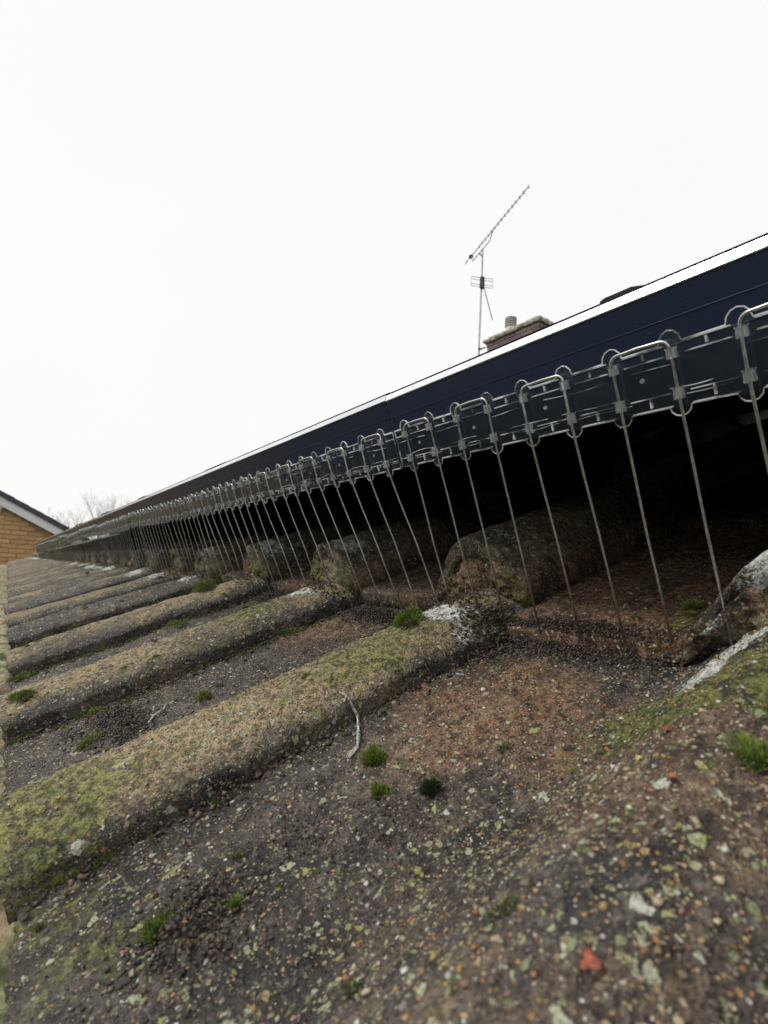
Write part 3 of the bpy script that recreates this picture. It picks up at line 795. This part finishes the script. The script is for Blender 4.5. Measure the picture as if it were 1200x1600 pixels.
def moss(u, s, ru, rs_, h, lab, nb=900, mat=None, blade=.0024, wid=.00028, seed=0):
    rg = random.Random(seed + int(u * 1e4))
    V, F, T = moss_arrays(ru, rs_, h, nb, rg, blade, wid)
    me = mesh_np('moss_cushion', np.array(V), np.array(F), True, mat or M_moss); fattr(me, 'tip', T)
    o = link('moss_cushion', me); o.matrix_world = ROOF_M @ Matrix.Translation(on_roof(u, s, -.0005)) @ Matrix.Rotation(rg.uniform(0, 6), 4, 'Z')
    tag(o, lab, 'moss'); return o
moss(.262, .216, .0095, .0095, .0072, 'round bright green moss cushion on top of the large roll, just below the comb', 2600)
moss(.659, .2093, .011, .012, .011, 'bright green round moss cushion on the third roll in the middle distance', 1800)
moss(.424, .2015, .010, .008, .003, 'low flat green moss patch at the foot of the second roll', 900)
moss(.1875, .1283, .0045, .0045, .0030, 'bright green moss tuft beside the pale twig', 1300, blade=.003)
moss(.168, .1168, .0035, .0038, .0025, 'small yellowish moss tuft below the tuft by the twig', 500)
moss(.150, .128, .0024, .0024, .0026, 'blackish green moss tuft in the brown pan', 700, M_dmoss, blade=.0035)
moss(.353, .106, .0045, .005, .004, 'small olive moss tuft in the dark pan between the two near rolls', 500)
moss(.1704, .0362, .0035, .0035, .0035, 'green moss tuft on the soil clod near the bottom left', 700)
moss(.1616, .0563, .0016, .0018, .0018, 'tiny green moss spot right of the soil clod', 250)
moss(.0527, .157, .0060, .006, .0010, 'dark green moss patch at the right edge of the frame', 1500, blade=.0020)
moss(.415, .050, .006, .007, .003, 'moss patch on the lower side of the second roll, left of the dark pan', 500)
moss(.445, .012, .008, .006, .004, 'moss clump between roll and eave near the left edge, second gap', 600)
moss(.36, .038, .004, .008, .0018, 'thin yellow green moss on the eave end of the dark pan', 350)
moss(.615, .012, .010, .008, .006, 'small moss clump by the eave, third gap', 500)
moss(.90, .19, .012, .016, .008, 'moss clump on the fifth roll in the middle distance', 500, blade=.003)
moss(.80, .13, .010, .014, .004, 'flat moss patch under the fourth roll', 500)
moss(.60, .155, .012, .016, .004, 'wide flat moss patch in the gap under the third roll', 700)
moss(.134, .312, .003, .003, .003, 'tiny green sprig at the foot of a wire by the white lichen', 200, blade=.004)
# scattered mossy growth along the lower edges of the rolls (nobody could count it)
rg = random.Random(21); V = []; F = []; T = []
for i in range(420):
    k = rg.choice([-1, 0, 0, 0, 1, 1, 1, 2, 2, 3, 3, 4, 5, 6, 7])
    if rg.random() < .68: u = U00 + (k + 1) * P - abs(rg.gauss(.003, .008)); s = rg.random() ** 1.3 * .25
    else: u = U00 + k * P + rg.uniform(.0, .2); s = rg.uniform(.0, .25)
    if k == -1 and s > .09 and rg.random() < .6: continue
    if k == 0 and u - U00 < .1 and rg.random() < .5: continue
    r_ = rg.uniform(.0008, .0024) * (1 + max(0, k) * .25)
    v_, f_, t_ = moss_arrays(r_ * rg.uniform(.8, 1.6), r_ * rg.uniform(.8, 1.8), r_ * rg.uniform(.3, .8), int(60 + 30000 * r_ * .8), rg, .0017, .00022)
    z = float(surf(u, s)[0]); b0 = len(V)
    V += [(a + s, b_ + u, c_ + z - .0004) for a, b_, c_ in v_]; F += [[x + b0 for x in f] for f in f_]; T += t_
me = mesh_np('moss', np.array(V), np.array(F), True, M_moss); fattr(me, 'tip', np.array(T) * .55)
o = link('moss', me); o.matrix_world = ROOF_M.copy(); tag(o, 'scattered green moss growing along the lower edges of the tile rolls', 'moss', kind='stuff')
# grit: thousands of small stones standing proud of the tiles
ico = bmesh.new(); bmesh.ops.create_icosphere(ico, subdivisions=1, radius=1)
ICO_V = np.array([v.co[:] for v in ico.verts]); ICO_F = np.array([[v.index for v in f.verts] for f in ico.faces]); ico.free()
def scatter(name, pts, sizes, flat, cols, mat, seed, sink=.35, rot=True):
    r = np.random.RandomState(seed); n = len(pts)
    V = np.repeat(ICO_V[None], n, 0) * np.clip(1 + .42 * r.randn(n, len(ICO_V), 1), .35, 1.8)
    V = V * sizes[:, None, None] * np.stack([r.uniform(.7, 1.3, n), r.uniform(.7, 1.3, n), r.uniform(*flat, n)], -1)[:, None, :]
    a = r.uniform(0, 6.28, n); ca, sa = np.cos(a)[:, None], np.sin(a)[:, None]
    X = V[..., 0] * ca - V[..., 1] * sa; Y = V[..., 0] * sa + V[..., 1] * ca; V = np.stack([X, Y, V[..., 2]], -1)
    V += pts[:, None, :]; V[..., 2] += (sizes * (.5 - sink))[:, None] * .4
    F = ICO_F[None] + (np.arange(n) * len(ICO_V))[:, None, None]
    me = mesh_np(name, V.reshape(-1, 3), F.reshape(-1, 3), False, mat)
    ca_ = me.color_attributes.new('col', 'FLOAT_COLOR', 'POINT')
    cc = np.repeat(np.concatenate([cols, np.ones((n, 1))], 1), len(ICO_V), 0); ca_.data.foreach_set('color', cc.astype(np.float32).ravel())
    o = link(name, me); o.matrix_world = ROOF_M.copy(); return o
tG = NT('loose_grit'); at = tG.n('Attribute', attribute_name='col'); tc = tG.n('TexCoord').outputs['Object']
tG.l(tG.mix(tG.math('MULTIPLY', tG.step(tG.noise(tc, 1500, 3), .4, .6), .4), at.outputs['Color'], (.06, .05, .04)), tG.b.inputs['Base Color'])
tG.b.inputs['Roughness'].default_value = .6; M_grit = tG.m
rn = np.random.RandomState(4)
pal = np.array([(.34, .17, .06), (.42, .29, .13), (.46, .38, .25), (.20, .13, .09), (.60, .58, .52), (.10, .08, .07), (.28, .22, .15), (.46, .21, .08)])
n = 21000
u = .03 + rn.rand(n) ** 1.6 * .62; s = rn.rand(n) * .26
x = (u - U00) % P; keep = (rn.rand(n) < np.where(x < .1, 1, .62)); u, s = u[keep], s[keep]; n = len(u)
sz = np.clip(rn.lognormal(math.log(.00034), .42, n), .00016, .0009)
z = surf_v(u, s)
ci = rn.choice(len(pal), n, p=[.13, .20, .18, .14, .08, .11, .12, .04]); cols = pal[ci] * rn.uniform(.6, 1.1, (n, 1))
o = scatter('grit', np.stack([s, u, z], -1), sz, (.35, .8), cols, M_grit, 5); tag(o, 'tan, orange and white grit standing out of the worn tile faces', 'grit', kind='stuff')
# soil crumbs: in the pan by the wires, at the foot of the rolls and in a few clods
pts = []
def crumbs(n, cu, cs, ru, rs_, hgt, smin, smax):
    for i in range(n):
        a = rn.randn(2); uu_ = cu + a[0] * ru; s_ = cs + a[1] * rs_
        e_ = math.exp(-.5 * (a[0] ** 2 + a[1] ** 2)); pts.append((uu_, s_, hgt * e_ * rn.rand(), rn.uniform(smin, smax)))
crumbs(2600, .175, .262, .032, .010, .006, 0.00028, 0.00088)
crumbs(1170, .37, .262, .03, .010, .009, 0.00033, 0.00110)
crumbs(650, .225, .252, .012, .014, .008, 0.00028, 0.00099)
crumbs(546, .163, .042, .010, .010, .004, 0.00028, 0.00088)
crumbs(338, .385, .055, .016, .014, .005, 0.00033, 0.00099)
crumbs(208, .147, .105, .010, .012, .002, 0.00022, 0.00055)
crumbs(156, .175, .085, .008, .008, .002, 0.00022, 0.00066)
crumbs(910, .57, .262, .035, .010, .010, 0.00044, 0.00132)
crumbs(650, .77, .262, .035, .010, .010, 0.00044, 0.00143)
crumbs(650, .97, .262, .04, .010, .010, 0.00055, 0.00165)
crumbs(1820, .33, .12, .10, .075, .0005, 0.00016, 0.00049)
crumbs(2080, .16, .10, .05, .07, .0005, 0.00016, 0.00049)
for k in range(0, 8):
    for i in range(260):
        pts.append((U00 + k * P - abs(rn.randn()) * .006, rn.rand() * .26, rn.rand() * .0015, rn.uniform(.0004, .0013) * (1 + k * .12)))
for k in range(0, 9):       # dirt and moss packed into the open ends of the rolls
    crumbs(420 if k < 4 else 160, U00 + k * P + .045, .262, .020, .010, .002, .0003, .0011 + .0001 * k)
crumbs(900, .362, .058, .014, .010, .0025, .0003, .0009)
crumbs(300, .30, .075, .012, .010, .0015, .0003, .0008)
crumbs(160, .225, .252, .010, .010, .010, .0006, .0014)
pts = np.array(pts); pts = pts[(pts[:, 1] > .002) & (pts[:, 0] > .028)]
z = surf_v(pts[:, 0], pts[:, 1])
n = len(pts)
pal2 = np.array([(.030, .021, .016), (.055, .035, .024), (.100, .060, .038), (.014, .012, .011), (.15, .105, .068)])
cols = pal2[rn.choice(5, n, p=[.3, .27, .2, .15, .08])] * rn.uniform(.7, 1.3, (n, 1))
o = scatter('soil_crumbs', np.stack([pts[:, 1], pts[:, 0], z + pts[:, 2]], -1), pts[:, 3], (.5, 1), cols, M_grit, 6)
tag(o, 'dark brown soil crumbs heaped in the pans and along the rolls', 'soil', kind='stuff')
# small white flakes and straw bits in the debris by the wires
n = 420; u = .05 + rn.rand(n) * .45; s = .2 + rn.randn(n) * .05; s = np.clip(s, .01, .33); z = surf_v(u, s)
cols = np.array([(.55, .52, .44), (.40, .33, .2), (.62, .62, .58)])[rn.choice(3, n)] * rn.uniform(.6, 1, (n, 1))
o = scatter('flakes', np.stack([s, u, z + .0006], -1), np.clip(rn.lognormal(math.log(.00036), .4, n), .00018, .0008), (.15, .3), cols, M_grit, 8)
tag(o, 'pale flakes and straw bits caught in the dirt below the comb', 'debris', kind='stuff')

# twig with grey lichen
M_twig = simple('lichened_twig', (.34, .35, .31), .85, nscale=700, namt=.5, bump=.0006, bscale=900)
def pt(u, s, l): return Vector(on_roof(u, s, l))
def twig(lab, P_, r, side=()):
    q = MB(); q.tube([pt(*p) for p in P_], r, 8)
    for P2, r2 in side: q.tube([pt(*p) for p in P2], r2, 6)
    o = q.build('twig', M_twig, None, True); o.matrix_world = ROOF_M.copy(); tag(o, lab, 'twig'); return o
twig('pale lichen covered twig hanging over the lower edge of the large roll',
     [(.231, .1415, .0010), (.2278, .1435, .0016), (.2240, .1445, .0028), (.2185, .1415, .0036), (.2113, .1364, .0022), (.2050, .1320, .0020), (.1992, .128, .0012)], [.0004, .0006, .0008, .0005, .0007, .0008, .0004],
     [([(.1992, .128, .0012), (.1985, .1245, .0012), (.1965, .1210, .0006)], [.0009, .0010, .0005]), ([(.2278, .1435, .0016), (.2255, .1400, .0030)], [.0006, .0003]), ([(.2113, .1364, .0022), (.2120, .1335, .0016)], [.0005, .0002])])
twig('thin pale twig lying in the dark pan between the near rolls',
     [(.3475, .0699, .001), (.354, .0745, .0016), (.362, .082, .0012), (.3727, .0871, .001)], [.0005, .0007, .0006, .0003], [([(.354, .0745, .0016), (.360, .0740, .0018)], [.0005, .0002])])
# leaf scrap
def leaf(lab, u, s, r, col, rot, seed):
    rg = random.Random(seed); V = [(0, 0, .0008)]; n = 14
    for ring_ in (.5, 1):
        for i in range(n):
            a = 2 * math.pi * i / n; rr_ = r * ring_ * (1 + (.35 * math.sin(3 * a + seed) + rg.uniform(-.15, .15)) * ring_)
            V.append((rr_ * math.cos(a), .75 * rr_ * math.sin(a), .0010 + r * .35 * ring_ * abs(math.sin(a * 1.5 + seed)) * rg.uniform(.5, 1)))
    F = [[0, 1 + i, 1 + (i + 1) % n] for i in range(n)] + [[1 + i, 1 + n + i, 1 + n + (i + 1) % n, 1 + (i + 1) % n] for i in range(n)]
    V2 = V + [(a, b_, c_ - .00025) for a, b_, c_ in V]; N = len(V)
    F2 = F + [[x + N for x in f][::-1] for f in F] + [[1 + n + i, 1 + n + i + N, 1 + n + (i + 1) % n + N, 1 + n + (i + 1) % n] for i in range(n)]
    me = mesh_np('leaf', V2, F2, True, simple('leaf_' + str(seed), col, .55, nscale=600, namt=.4))
    o = link('leaf', me); o.matrix_world = ROOF_M @ Matrix.Translation(on_roof(u, s, .0)) @ Matrix.Rotation(rot, 4, 'Z'); tag(o, lab, 'leaf')
leaf('crumpled orange red leaf scrap on the near roll, low in the frame', .0534, .0860, .0018, (.30, .075, .035), .6, 1)
leaf('small orange crumb of leaf in the lichen on the near roll', .0618, .135, .0009, (.34, .10, .03), .9, 2)
leaf('dull red leaf scrap on the mossy side of the near roll', .0754, .160, .0009, (.30, .05, .03), .9, 3)
leaf('yellow tan leaf scrap lying on the pale lichen of the near roll', .0752, .144, .0010, (.50, .36, .12), .2, 5)

# ------------------------------------------------------------------ chimney and aerials
M_cb = NT('dark_brick'); tc = M_cb.n('TexCoord').outputs['Object']; oi = M_cb.n('ObjectInfo').outputs['Random']
M_cb.l(M_cb.mix(M_cb.math('MULTIPLY_ADD', oi, .6, M_cb.math('MULTIPLY', M_cb.noise(tc, 30, 5), .4)), (.075, .055, .06), (.21, .16, .15)), M_cb.b.inputs['Base Color'])
M_cb.b.inputs['Roughness'].default_value = .9; M_cb.l(M_cb.bump(M_cb.noise(tc, 90, 4), .7, .004), M_cb.b.inputs['Normal']); M_cb = M_cb.m
M_mort = simple('mortar', (.26, .24, .21), .95, nscale=20, bump=.003, bscale=60)
M_cap = simple('mossy_cement', (.38, .36, .29), .95, nscale=14, namt=.4, bump=.008, bscale=25)
ch = tag(empty('chimney', (6.30, 5.30, 2.3)), 'brick chimney with cement capping and louvred pot above the panel edge', 'chimney')
def rel(o): o.location = (-6.30, -5.30, -2.3); return o
CX0, CX1, CY0, CY1, CZ = 6.04, 6.60, 4.76, 5.82, 3.945
q = MB(); q.box((CX0 + .01, CY0 + .01, 1.8), (CX1 - .01, CY1 - .01, CZ)); rel(q.build('stack', M_mort, ch))
bm_ = MB(); bm_.box((0, 0, 0), (.104, .215, .065)); t0 = bm_.build('brick', M_cb, ch, bevel=.004); bme = t0.data
bm2 = MB(); bm2.box((0, 0, 0), (.215, .104, .065)); t1 = bm2.build('brick', M_cb, ch, bevel=.004); bme2 = t1.data
bpy.data.objects.remove(t0); bpy.data.objects.remove(t1)
for r_ in range(23):
    z = CZ - .075 * (r_ + 1) + .005
    y = CY0 - (.1125 if r_ % 2 else 0)
    while y < CY1 - .05:
        a = max(y, CY0); b_ = min(y + .215, CY1)
        o = link('brick', bme, ch, (CX0 - 6.30 + rr.uniform(-.002, .002), a - 5.30, z - 2.3)); o.scale = (1, (b_ - a) / .215, 1)
        y += .225
    x = CX0 + .107 - (.1125 if r_ % 2 == 0 else 0)
    while x < CX1 - .05:
        a = max(x, CX0 + .107); b_ = min(x + .215, CX1)
        for yy in (CY0 - .001, CY1 - .103):
            o = link('brick', bme2, ch, (a - 6.30, yy - 5.30 + rr.uniform(-.002, .002), z - 2.3)); o.scale = ((b_ - a) / .215, 1, 1)
        x += .225
nx, ny = 20, 36
V = []; 
for zi, (zz_, ov, dome) in enumerate(((CZ + .002, .030, 0), (CZ + .030, .045, 0), (CZ + .065, .038, 0), (CZ + .080, -.05, 1))):
    ring_ = []
    for i in range(64):
        t_ = i / 64 * 4; side_ = int(t_); f_ = t_ - side_
        X0, X1, Y0, Y1 = CX0 - ov, CX1 + ov, CY0 - ov, CY1 + ov
        p = [(X0 + (X1 - X0) * f_, Y0), (X1, Y0 + (Y1 - Y0) * f_), (X1 - (X1 - X0) * f_, Y1), (X0, Y1 - (Y1 - Y0) * f_)][side_]
        V.append((p[0] - 6.30 + rr.uniform(-.006, .006), p[1] - 5.30 + rr.uniform(-.006, .006), zz_ - 2.3 + rr.uniform(-.006, .006)))
F = [[i for i in range(63, -1, -1)], [192 + i for i in range(64)]]
for a in range(3):
    for i in range(64): F.append([a * 64 + i, a * 64 + (i + 1) % 64, (a + 1) * 64 + (i + 1) % 64, (a + 1) * 64 + i])
link('capping', mesh_np('capping', V, F, False, M_cap), ch)
M_pot = simple('pale_flue_terminal', (.50, .49, .45), .5, nscale=8)
def ringm(name, cx, cy, z0, z1, r0, r1, mat, parent, off):
    q = MB(); q.tube([(cx - off[0], cy - off[1], z0 - off[2]), (cx - off[0], cy - off[1], z1 - off[2])], [r0, r1], 20)
    return q.build(name, mat, parent, True)
pc = (6.17, 5.42); OFF = (6.30, 5.30, 2.3)
pot = ringm('chimney_pot', *pc, CZ + .06, CZ + .19, .085, .075, M_pot, ch, OFF)
for i in range(4):
    ringm('louvre', *pc, CZ + .20 + .033 * i, CZ + .216 + .033 * i, .095, .085, M_pot, pot, OFF)
ringm('flue_core', *pc, CZ + .19, CZ + .33, .055, .055, simple('dark_flue', (.08, .08, .08), .7), pot, OFF)
ringm('pot_cap', *pc, CZ + .332, CZ + .345, .095, .06, M_pot, pot, OFF)
# aerial mast and aerials
M_alu = simple('dull_aluminium', (.42, .42, .44), .45, metal=.3, nscale=20)
M_dk = simple('black_plastic', (.03, .03, .035), .5)
MXY = (6.03, 5.98)
mast = tag(empty('aerial_mast', (*MXY, 3.3)), 'thin metal aerial mast strapped to the left side of the chimney', 'mast')
q = MB(); q.tube([(0, 0, -.1), (0, 0, 1.2), (.006, 0, 1.9), (.0, .0, 2.43)], .0165, 10); q.build('pole', M_alu, mast, True)
for z_ in (.46, .60):
    q = MB(); q.tube([(0, -.02, z_), (.03, -.12, z_)], .012, 6); q.tube([(-.03, -.02, z_), (.03, -.02, z_)], .014, 6); q.build('bracket', M_dk, mast)
yg = tag(empty('television_aerial', (5.92, 5.98, 5.72)), 'long thin yagi television aerial pointing up right at the top of the mast', 'aerial')
A = Vector((6.07, 6.44, 5.70)); B = Vector((5.45, 4.53, 5.70)); O_ = Vector((5.92, 5.98, 5.72))
D = (B - A).normalized(); Sd = Vector((D.y, -D.x, 0))
q = MB(); q.tube([A - O_, B - O_], .0085, 8); q.build('boom', M_alu, yg)
for i in range(15):
    p = A + (B - A) * (.26 + .052 * i) - O_
    if i == 14: p = B - O_
    q = MB(); q.tube([p - Sd * .012 - Vector((0, 0, .020)), p + Sd * .012 + Vector((0, 0, .020))], .008, 6); q.build('director', M_alu, yg)
q = MB(); p = A + (B - A) * .11 - O_; q.box((-.032, -.032, -.03), (.032, .032, .025), Matrix.Translation(p)); q.build('dipole_box', M_dk, yg, bevel=.01)
q = MB(); p = A + D * .01 - O_; q.tube([p - Vector((0, 0, .03)), p + Vector((0, 0, .03))], .008, 6); q.build('reflector', M_alu, yg)
lowz = Vector((0, 0, -.13))
q = MB(); pA = A + (B - A) * .12 - O_; pB = A + (B - A) * .50 - O_
q.tube([pA, pA + D * .05 + lowz, pB - D * .12 + lowz, pB], .0085, 8); q.tube([(MXY[0] - O_.x, 0, -.13), (pA + (pB - pA) * .38 + lowz)], .012, 6); q.build('cradle_arm', M_alu, yg)
rf = tag(empty('small_aerial', (6.0, 5.94, 5.08)), 'small aerial with a rod grid reflector halfway up the mast', 'aerial')
camh = Vector((1, -.55, 0)).normalized()
q = MB()
for z_ in (-.085, -.045, .04, .085): q.tube([camh * -.19 + Vector((0, 0, z_)), camh * .19 + Vector((0, 0, z_))], .005, 6)
for x_ in (-.19, .19): q.tube([camh * x_ + Vector((0, 0, -.085)), camh * x_ + Vector((0, 0, .085))], .005, 6)
q.build('grid_reflector', M_alu, rf)
q = MB(); q.box((-.03, -.03, -.11), (.045, .03, .10)); q.build('junction_box', M_dk, rf, bevel=.008)
q = MB(); q.tube([(0.05, 0, -.06), (1.05, .72, -.03)], .009, 6); q.build('boom', M_alu, rf)
for i in range(9):
    p = Vector((0.05, 0, -.06)).lerp(Vector((1.05, .72, -.03)), .12 + i * .105)
    q = MB(); q.tube([p - Vector((0, 0, .016)), p + Vector((0, 0, .016))], .006, 6); q.build('director', M_dk, rf)

# ------------------------------------------------------------------ neighbour's gable
nb = tag(empty('brick_gable_house', (-1.5, 10.5, -2.6)), 'neighbouring house with buff brick gable, white bargeboard and dark tiled verge', 'house')
NO = Vector((-1.5, 10.5, -2.6))
M_nb = NT('buff_brick'); tc = M_nb.n('TexCoord').outputs['Object']; oi = M_nb.n('ObjectInfo').outputs['Random']
M_nb.l(M_nb.mix(M_nb.math('MULTIPLY_ADD', oi, .6, M_nb.math('MULTIPLY', M_nb.noise(tc, 14, 5), .5)), (.40, .23, .095), (.62, .42, .21)), M_nb.b.inputs['Base Color'])
M_nb.b.inputs['Roughness'].default_value = .9; M_nb.l(M_nb.bump(M_nb.noise(tc, 80, 4), .6, .004), M_nb.b.inputs['Normal']); M_nb = M_nb.m
M_nm = simple('buff_mortar', (.36, .25, .14), .95, nscale=14)
sl = math.tan(math.radians(26.4)); ZB0, XB0 = .787, -.21          # lower edge of the bargeboard passes here
def zb(x): return ZB0 - (x - XB0) * sl
XA, XE = -3.2, 1.7
q = MB(); q.prism([(XA - 4.4 + 1.5, -2.6), (XE - .25, -2.6), (XE - .25, zb(XE - .25) + .02), (XA, zb(XA) + .02), (XA - 4.4 + 1.5, zb(XE - .25) + .5)], 'y', 10.515, 17.5)
o = q.build('wall', M_nm, nb); o.location = -NO
wallo = o
b0 = MB(); b0.box((0, 0, 0), (.215, .06, .065)); t0 = b0.build('brick', M_nb, wallo, bevel=.003); bme = t0.data; bpy.data.objects.remove(t0)
cnt = 0
for r_ in range(20):
    z = .86 - .075 * (r_ + 1)
    x = -1.35 + (.1125 if r_ % 2 else 0)
    while x < XE - .3:
        if zb(x + .2) > z + .03 and x + .215 < XE - .25 and cnt < 298:
            o = link('brick', bme, wallo, (x, 10.503 + rr.uniform(-.002, .003), z)); cnt += 1
        x += .225
M_dt = simple('dark_verge_tile', (.055, .055, .075), .7, nscale=10)
q = MB(); q.prism([(XB0 - 3.2 + .21, zb(XB0 - 2.99)), (XE, zb(XE)), (XE, zb(XE) + .155), (XB0 - 2.99, zb(XB0 - 2.99) + .155)], 'y', 10.40, 10.44)
o = q.build('bargeboard', M_pvc, nb); o.location = -NO
q = MB(); q.prism([(XA, zb(XA) + .0), (XE, zb(XE) + .0), (XE, zb(XE) + .02), (XA, zb(XA) + .02)], 'y', 10.44, 10.6)
o = q.build('soffit', simple('soffit_dark', (.10, .085, .075), .7), nb); o.location = -NO
q = MB(); q.prism([(XA, zb(XA) + .13), (XE, zb(XE) + .13), (XE, zb(XE) + .17), (XA, zb(XA) + .17)], 'y', 10.45, 17.8)
q.prism([(XA, zb(XA) + .17), (XA, zb(XA) + .13), (XA - 4.4, zb(XE)), (XA - 4.4, zb(XE) + .04)], 'y', 10.42, 17.8)
o = q.build('roof', M_dt, nb); o.location = -NO; rf_ = o
ca, sa = math.cos(math.atan(sl)), math.sin(math.atan(sl))
q = MB(); M0 = Matrix(((ca, 0, sa, 0), (0, 1, 0, 0), (-sa, 0, ca, 0), (0, 0, 0, 1)))
q.prism([(0, -.03), (.30, -.05), (.30, .0), (.29, .035), (0, .045)], 'y', 0, .30)
t0 = q.build('tile', M_dt, rf_, bevel=.003); tme = t0.data; bpy.data.objects.remove(t0)
i = 0; x = XE - .1
while x > XA:
    o = link('tile', tme, rf_); o.matrix_local = Matrix.Translation((x - .27 * ca, 10.37 + rr.uniform(-.005, .005), zb(x - .27 * ca) + .175)) @ M0 @ Matrix.Rotation(-.055 + rr.uniform(-.01, .01), 4, 'Y').inverted().inverted()
    x -= .232 * ca; i += 1
# small white soil pipe top against the wall
q = MB(); q.tube([(-.22, 10.46, .66), (-.20, 10.46, .755)], .03, 10); q.tube([(-.28, 10.46, .755), (-.16, 10.46, .775)], .035, 8)
o = q.build('vent_cowl', M_pvc, nb); o.location = -NO

# ------------------------------------------------------------------ bare tree, ground, hedge
M_bark = simple('winter_bark', (.34, .31, .29), .9, nscale=8)
def bare_tree(lab, x, y, z0, htop, seed, spread=1.0, nst=4, cat='tree'):
    rg = random.Random(seed); e = tag(empty('bare_tree', (x, y, z0)), lab, cat)
    tr = MB(); cr_ = MB(); H = htop - z0
    tr.tube([(0, 0, 0), (.05, 0, H * .2), (.02, .05, H * .42)], [.14, .11, .09], 8)
    def grow(p, d, L, r, lev):
        pts = [p]; dd = d.copy(); n = 5
        for i in range(n):
            dd = (dd + Vector((rg.gauss(0, .10), rg.gauss(0, .10), rg.gauss(.05, .05)))).normalized(); pts.append(pts[-1] + dd * L / n)
        cr_.tube(pts, [r * .62 * (1 - .75 * i / n) for i in range(n + 1)], 4 if lev > 1 else 5, False)
        if lev >= 4: return
        for i in range([6, 5, 4, 3][lev]):
            t_ = rg.uniform(.25, 1); k_ = min(n - 1, int(t_ * n)); pp = pts[k_].lerp(pts[k_ + 1], t_ * n - k_)
            ax = Vector((rg.uniform(-1, 1), rg.uniform(-1, 1), rg.uniform(-.1, .8))).normalized()
            grow(pp, (dd * .75 + ax * .65 * spread).normalized(), L * rg.uniform(.42, .62), r * .5, lev + 1)
    for i in range(nst):
        a = 2 * math.pi * i / nst + rg.random()
        grow(Vector((.02, .05, H * .40)), Vector((math.cos(a) * .45 * spread, math.sin(a) * .45 * spread, 1)).normalized(), H * .38, .05, 0)
    tr.build('trunk', M_bark, e, True); cr_.build('crown', M_bark, e)
bare_tree('taller bare winter tree, its twigs showing over the panel edge', 3.6, 26.5, -2.6, 3.3, 4)
bare_tree('lower bare winter tree beside the gable roof', 1.9, 25.5, -2.6, 2.2, 9)
bare_tree('faint bare tree furthest along behind the panel edge', 5.2, 27.5, -2.6, 3.2, 15)
tq = NT('lawn_and_earth'); tc = tq.n('TexCoord').outputs['Object']
tq.l(tq.mix(tq.step(tq.noise(tc, .6, 6), .4, .6), (.030, .040, .018), (.055, .060, .030)), tq.b.inputs['Base Color']); tq.b.inputs['Roughness'].default_value = .95
q = MB(); q.box((-900, -900, -2.75), (900, 900, -2.6)); o = q.build('ground', tq.m); tag(o, kind='structure')
q = MB(); q.box((-1.4, -3, -2.596), (.275, 10.2, -2.56)); o = q.build('path', simple('paving', (.20, .18, .15), .9, nscale=3, bump=.01, bscale=8)); tag(o, kind='structure')
# garden hedge below the eave
M_leaf = NT('hedge_leaf'); tc = M_leaf.n('TexCoord').outputs['Object']
M_leaf.l(M_leaf.mix(M_leaf.step(M_leaf.noise(tc, 3, 4), .35, .65), (.020, .035, .012), (.055, .085, .025)), M_leaf.b.inputs['Base Color']); M_leaf.b.inputs['Roughness'].default_value = .6; M_leaf = M_leaf.m
n = 26000; r = np.random.RandomState(2)
cx = -5.2 + r.randn(n) * .35; cy = r.uniform(-8, 22, n); cz = -2.5 + r.rand(n) ** .7 * (2.1 + .4 * np.sin(cy * 1.3) + .3 * r.randn(n))
ctr = np.stack([cx, cy, cz], -1); d1 = r.randn(n, 3) * .05; d2 = r.randn(n, 3) * .05
V = np.stack([ctr - d1, ctr + d2, ctr + d1, ctr - d2], 1).reshape(-1, 3); F = np.arange(n * 4).reshape(n, 4)
hd = tag(empty('hedge', (-5.2, 7, -2.6)), 'dark evergreen garden hedge below the eave side of the house', 'hedge')
o = link('foliage', mesh_np('foliage', V, F, False, M_leaf), hd); o.location = (5.2, -7, 2.6)
q = MB(); q.box((-.2, -15, 0), (.2, 15, 1.7)); q.build('core', simple('hedge_core', (.02, .02, .012), .9), hd)

for o in (ch, mast, yg, rf, nb): o.location += Vector((-.016, 0, .122))
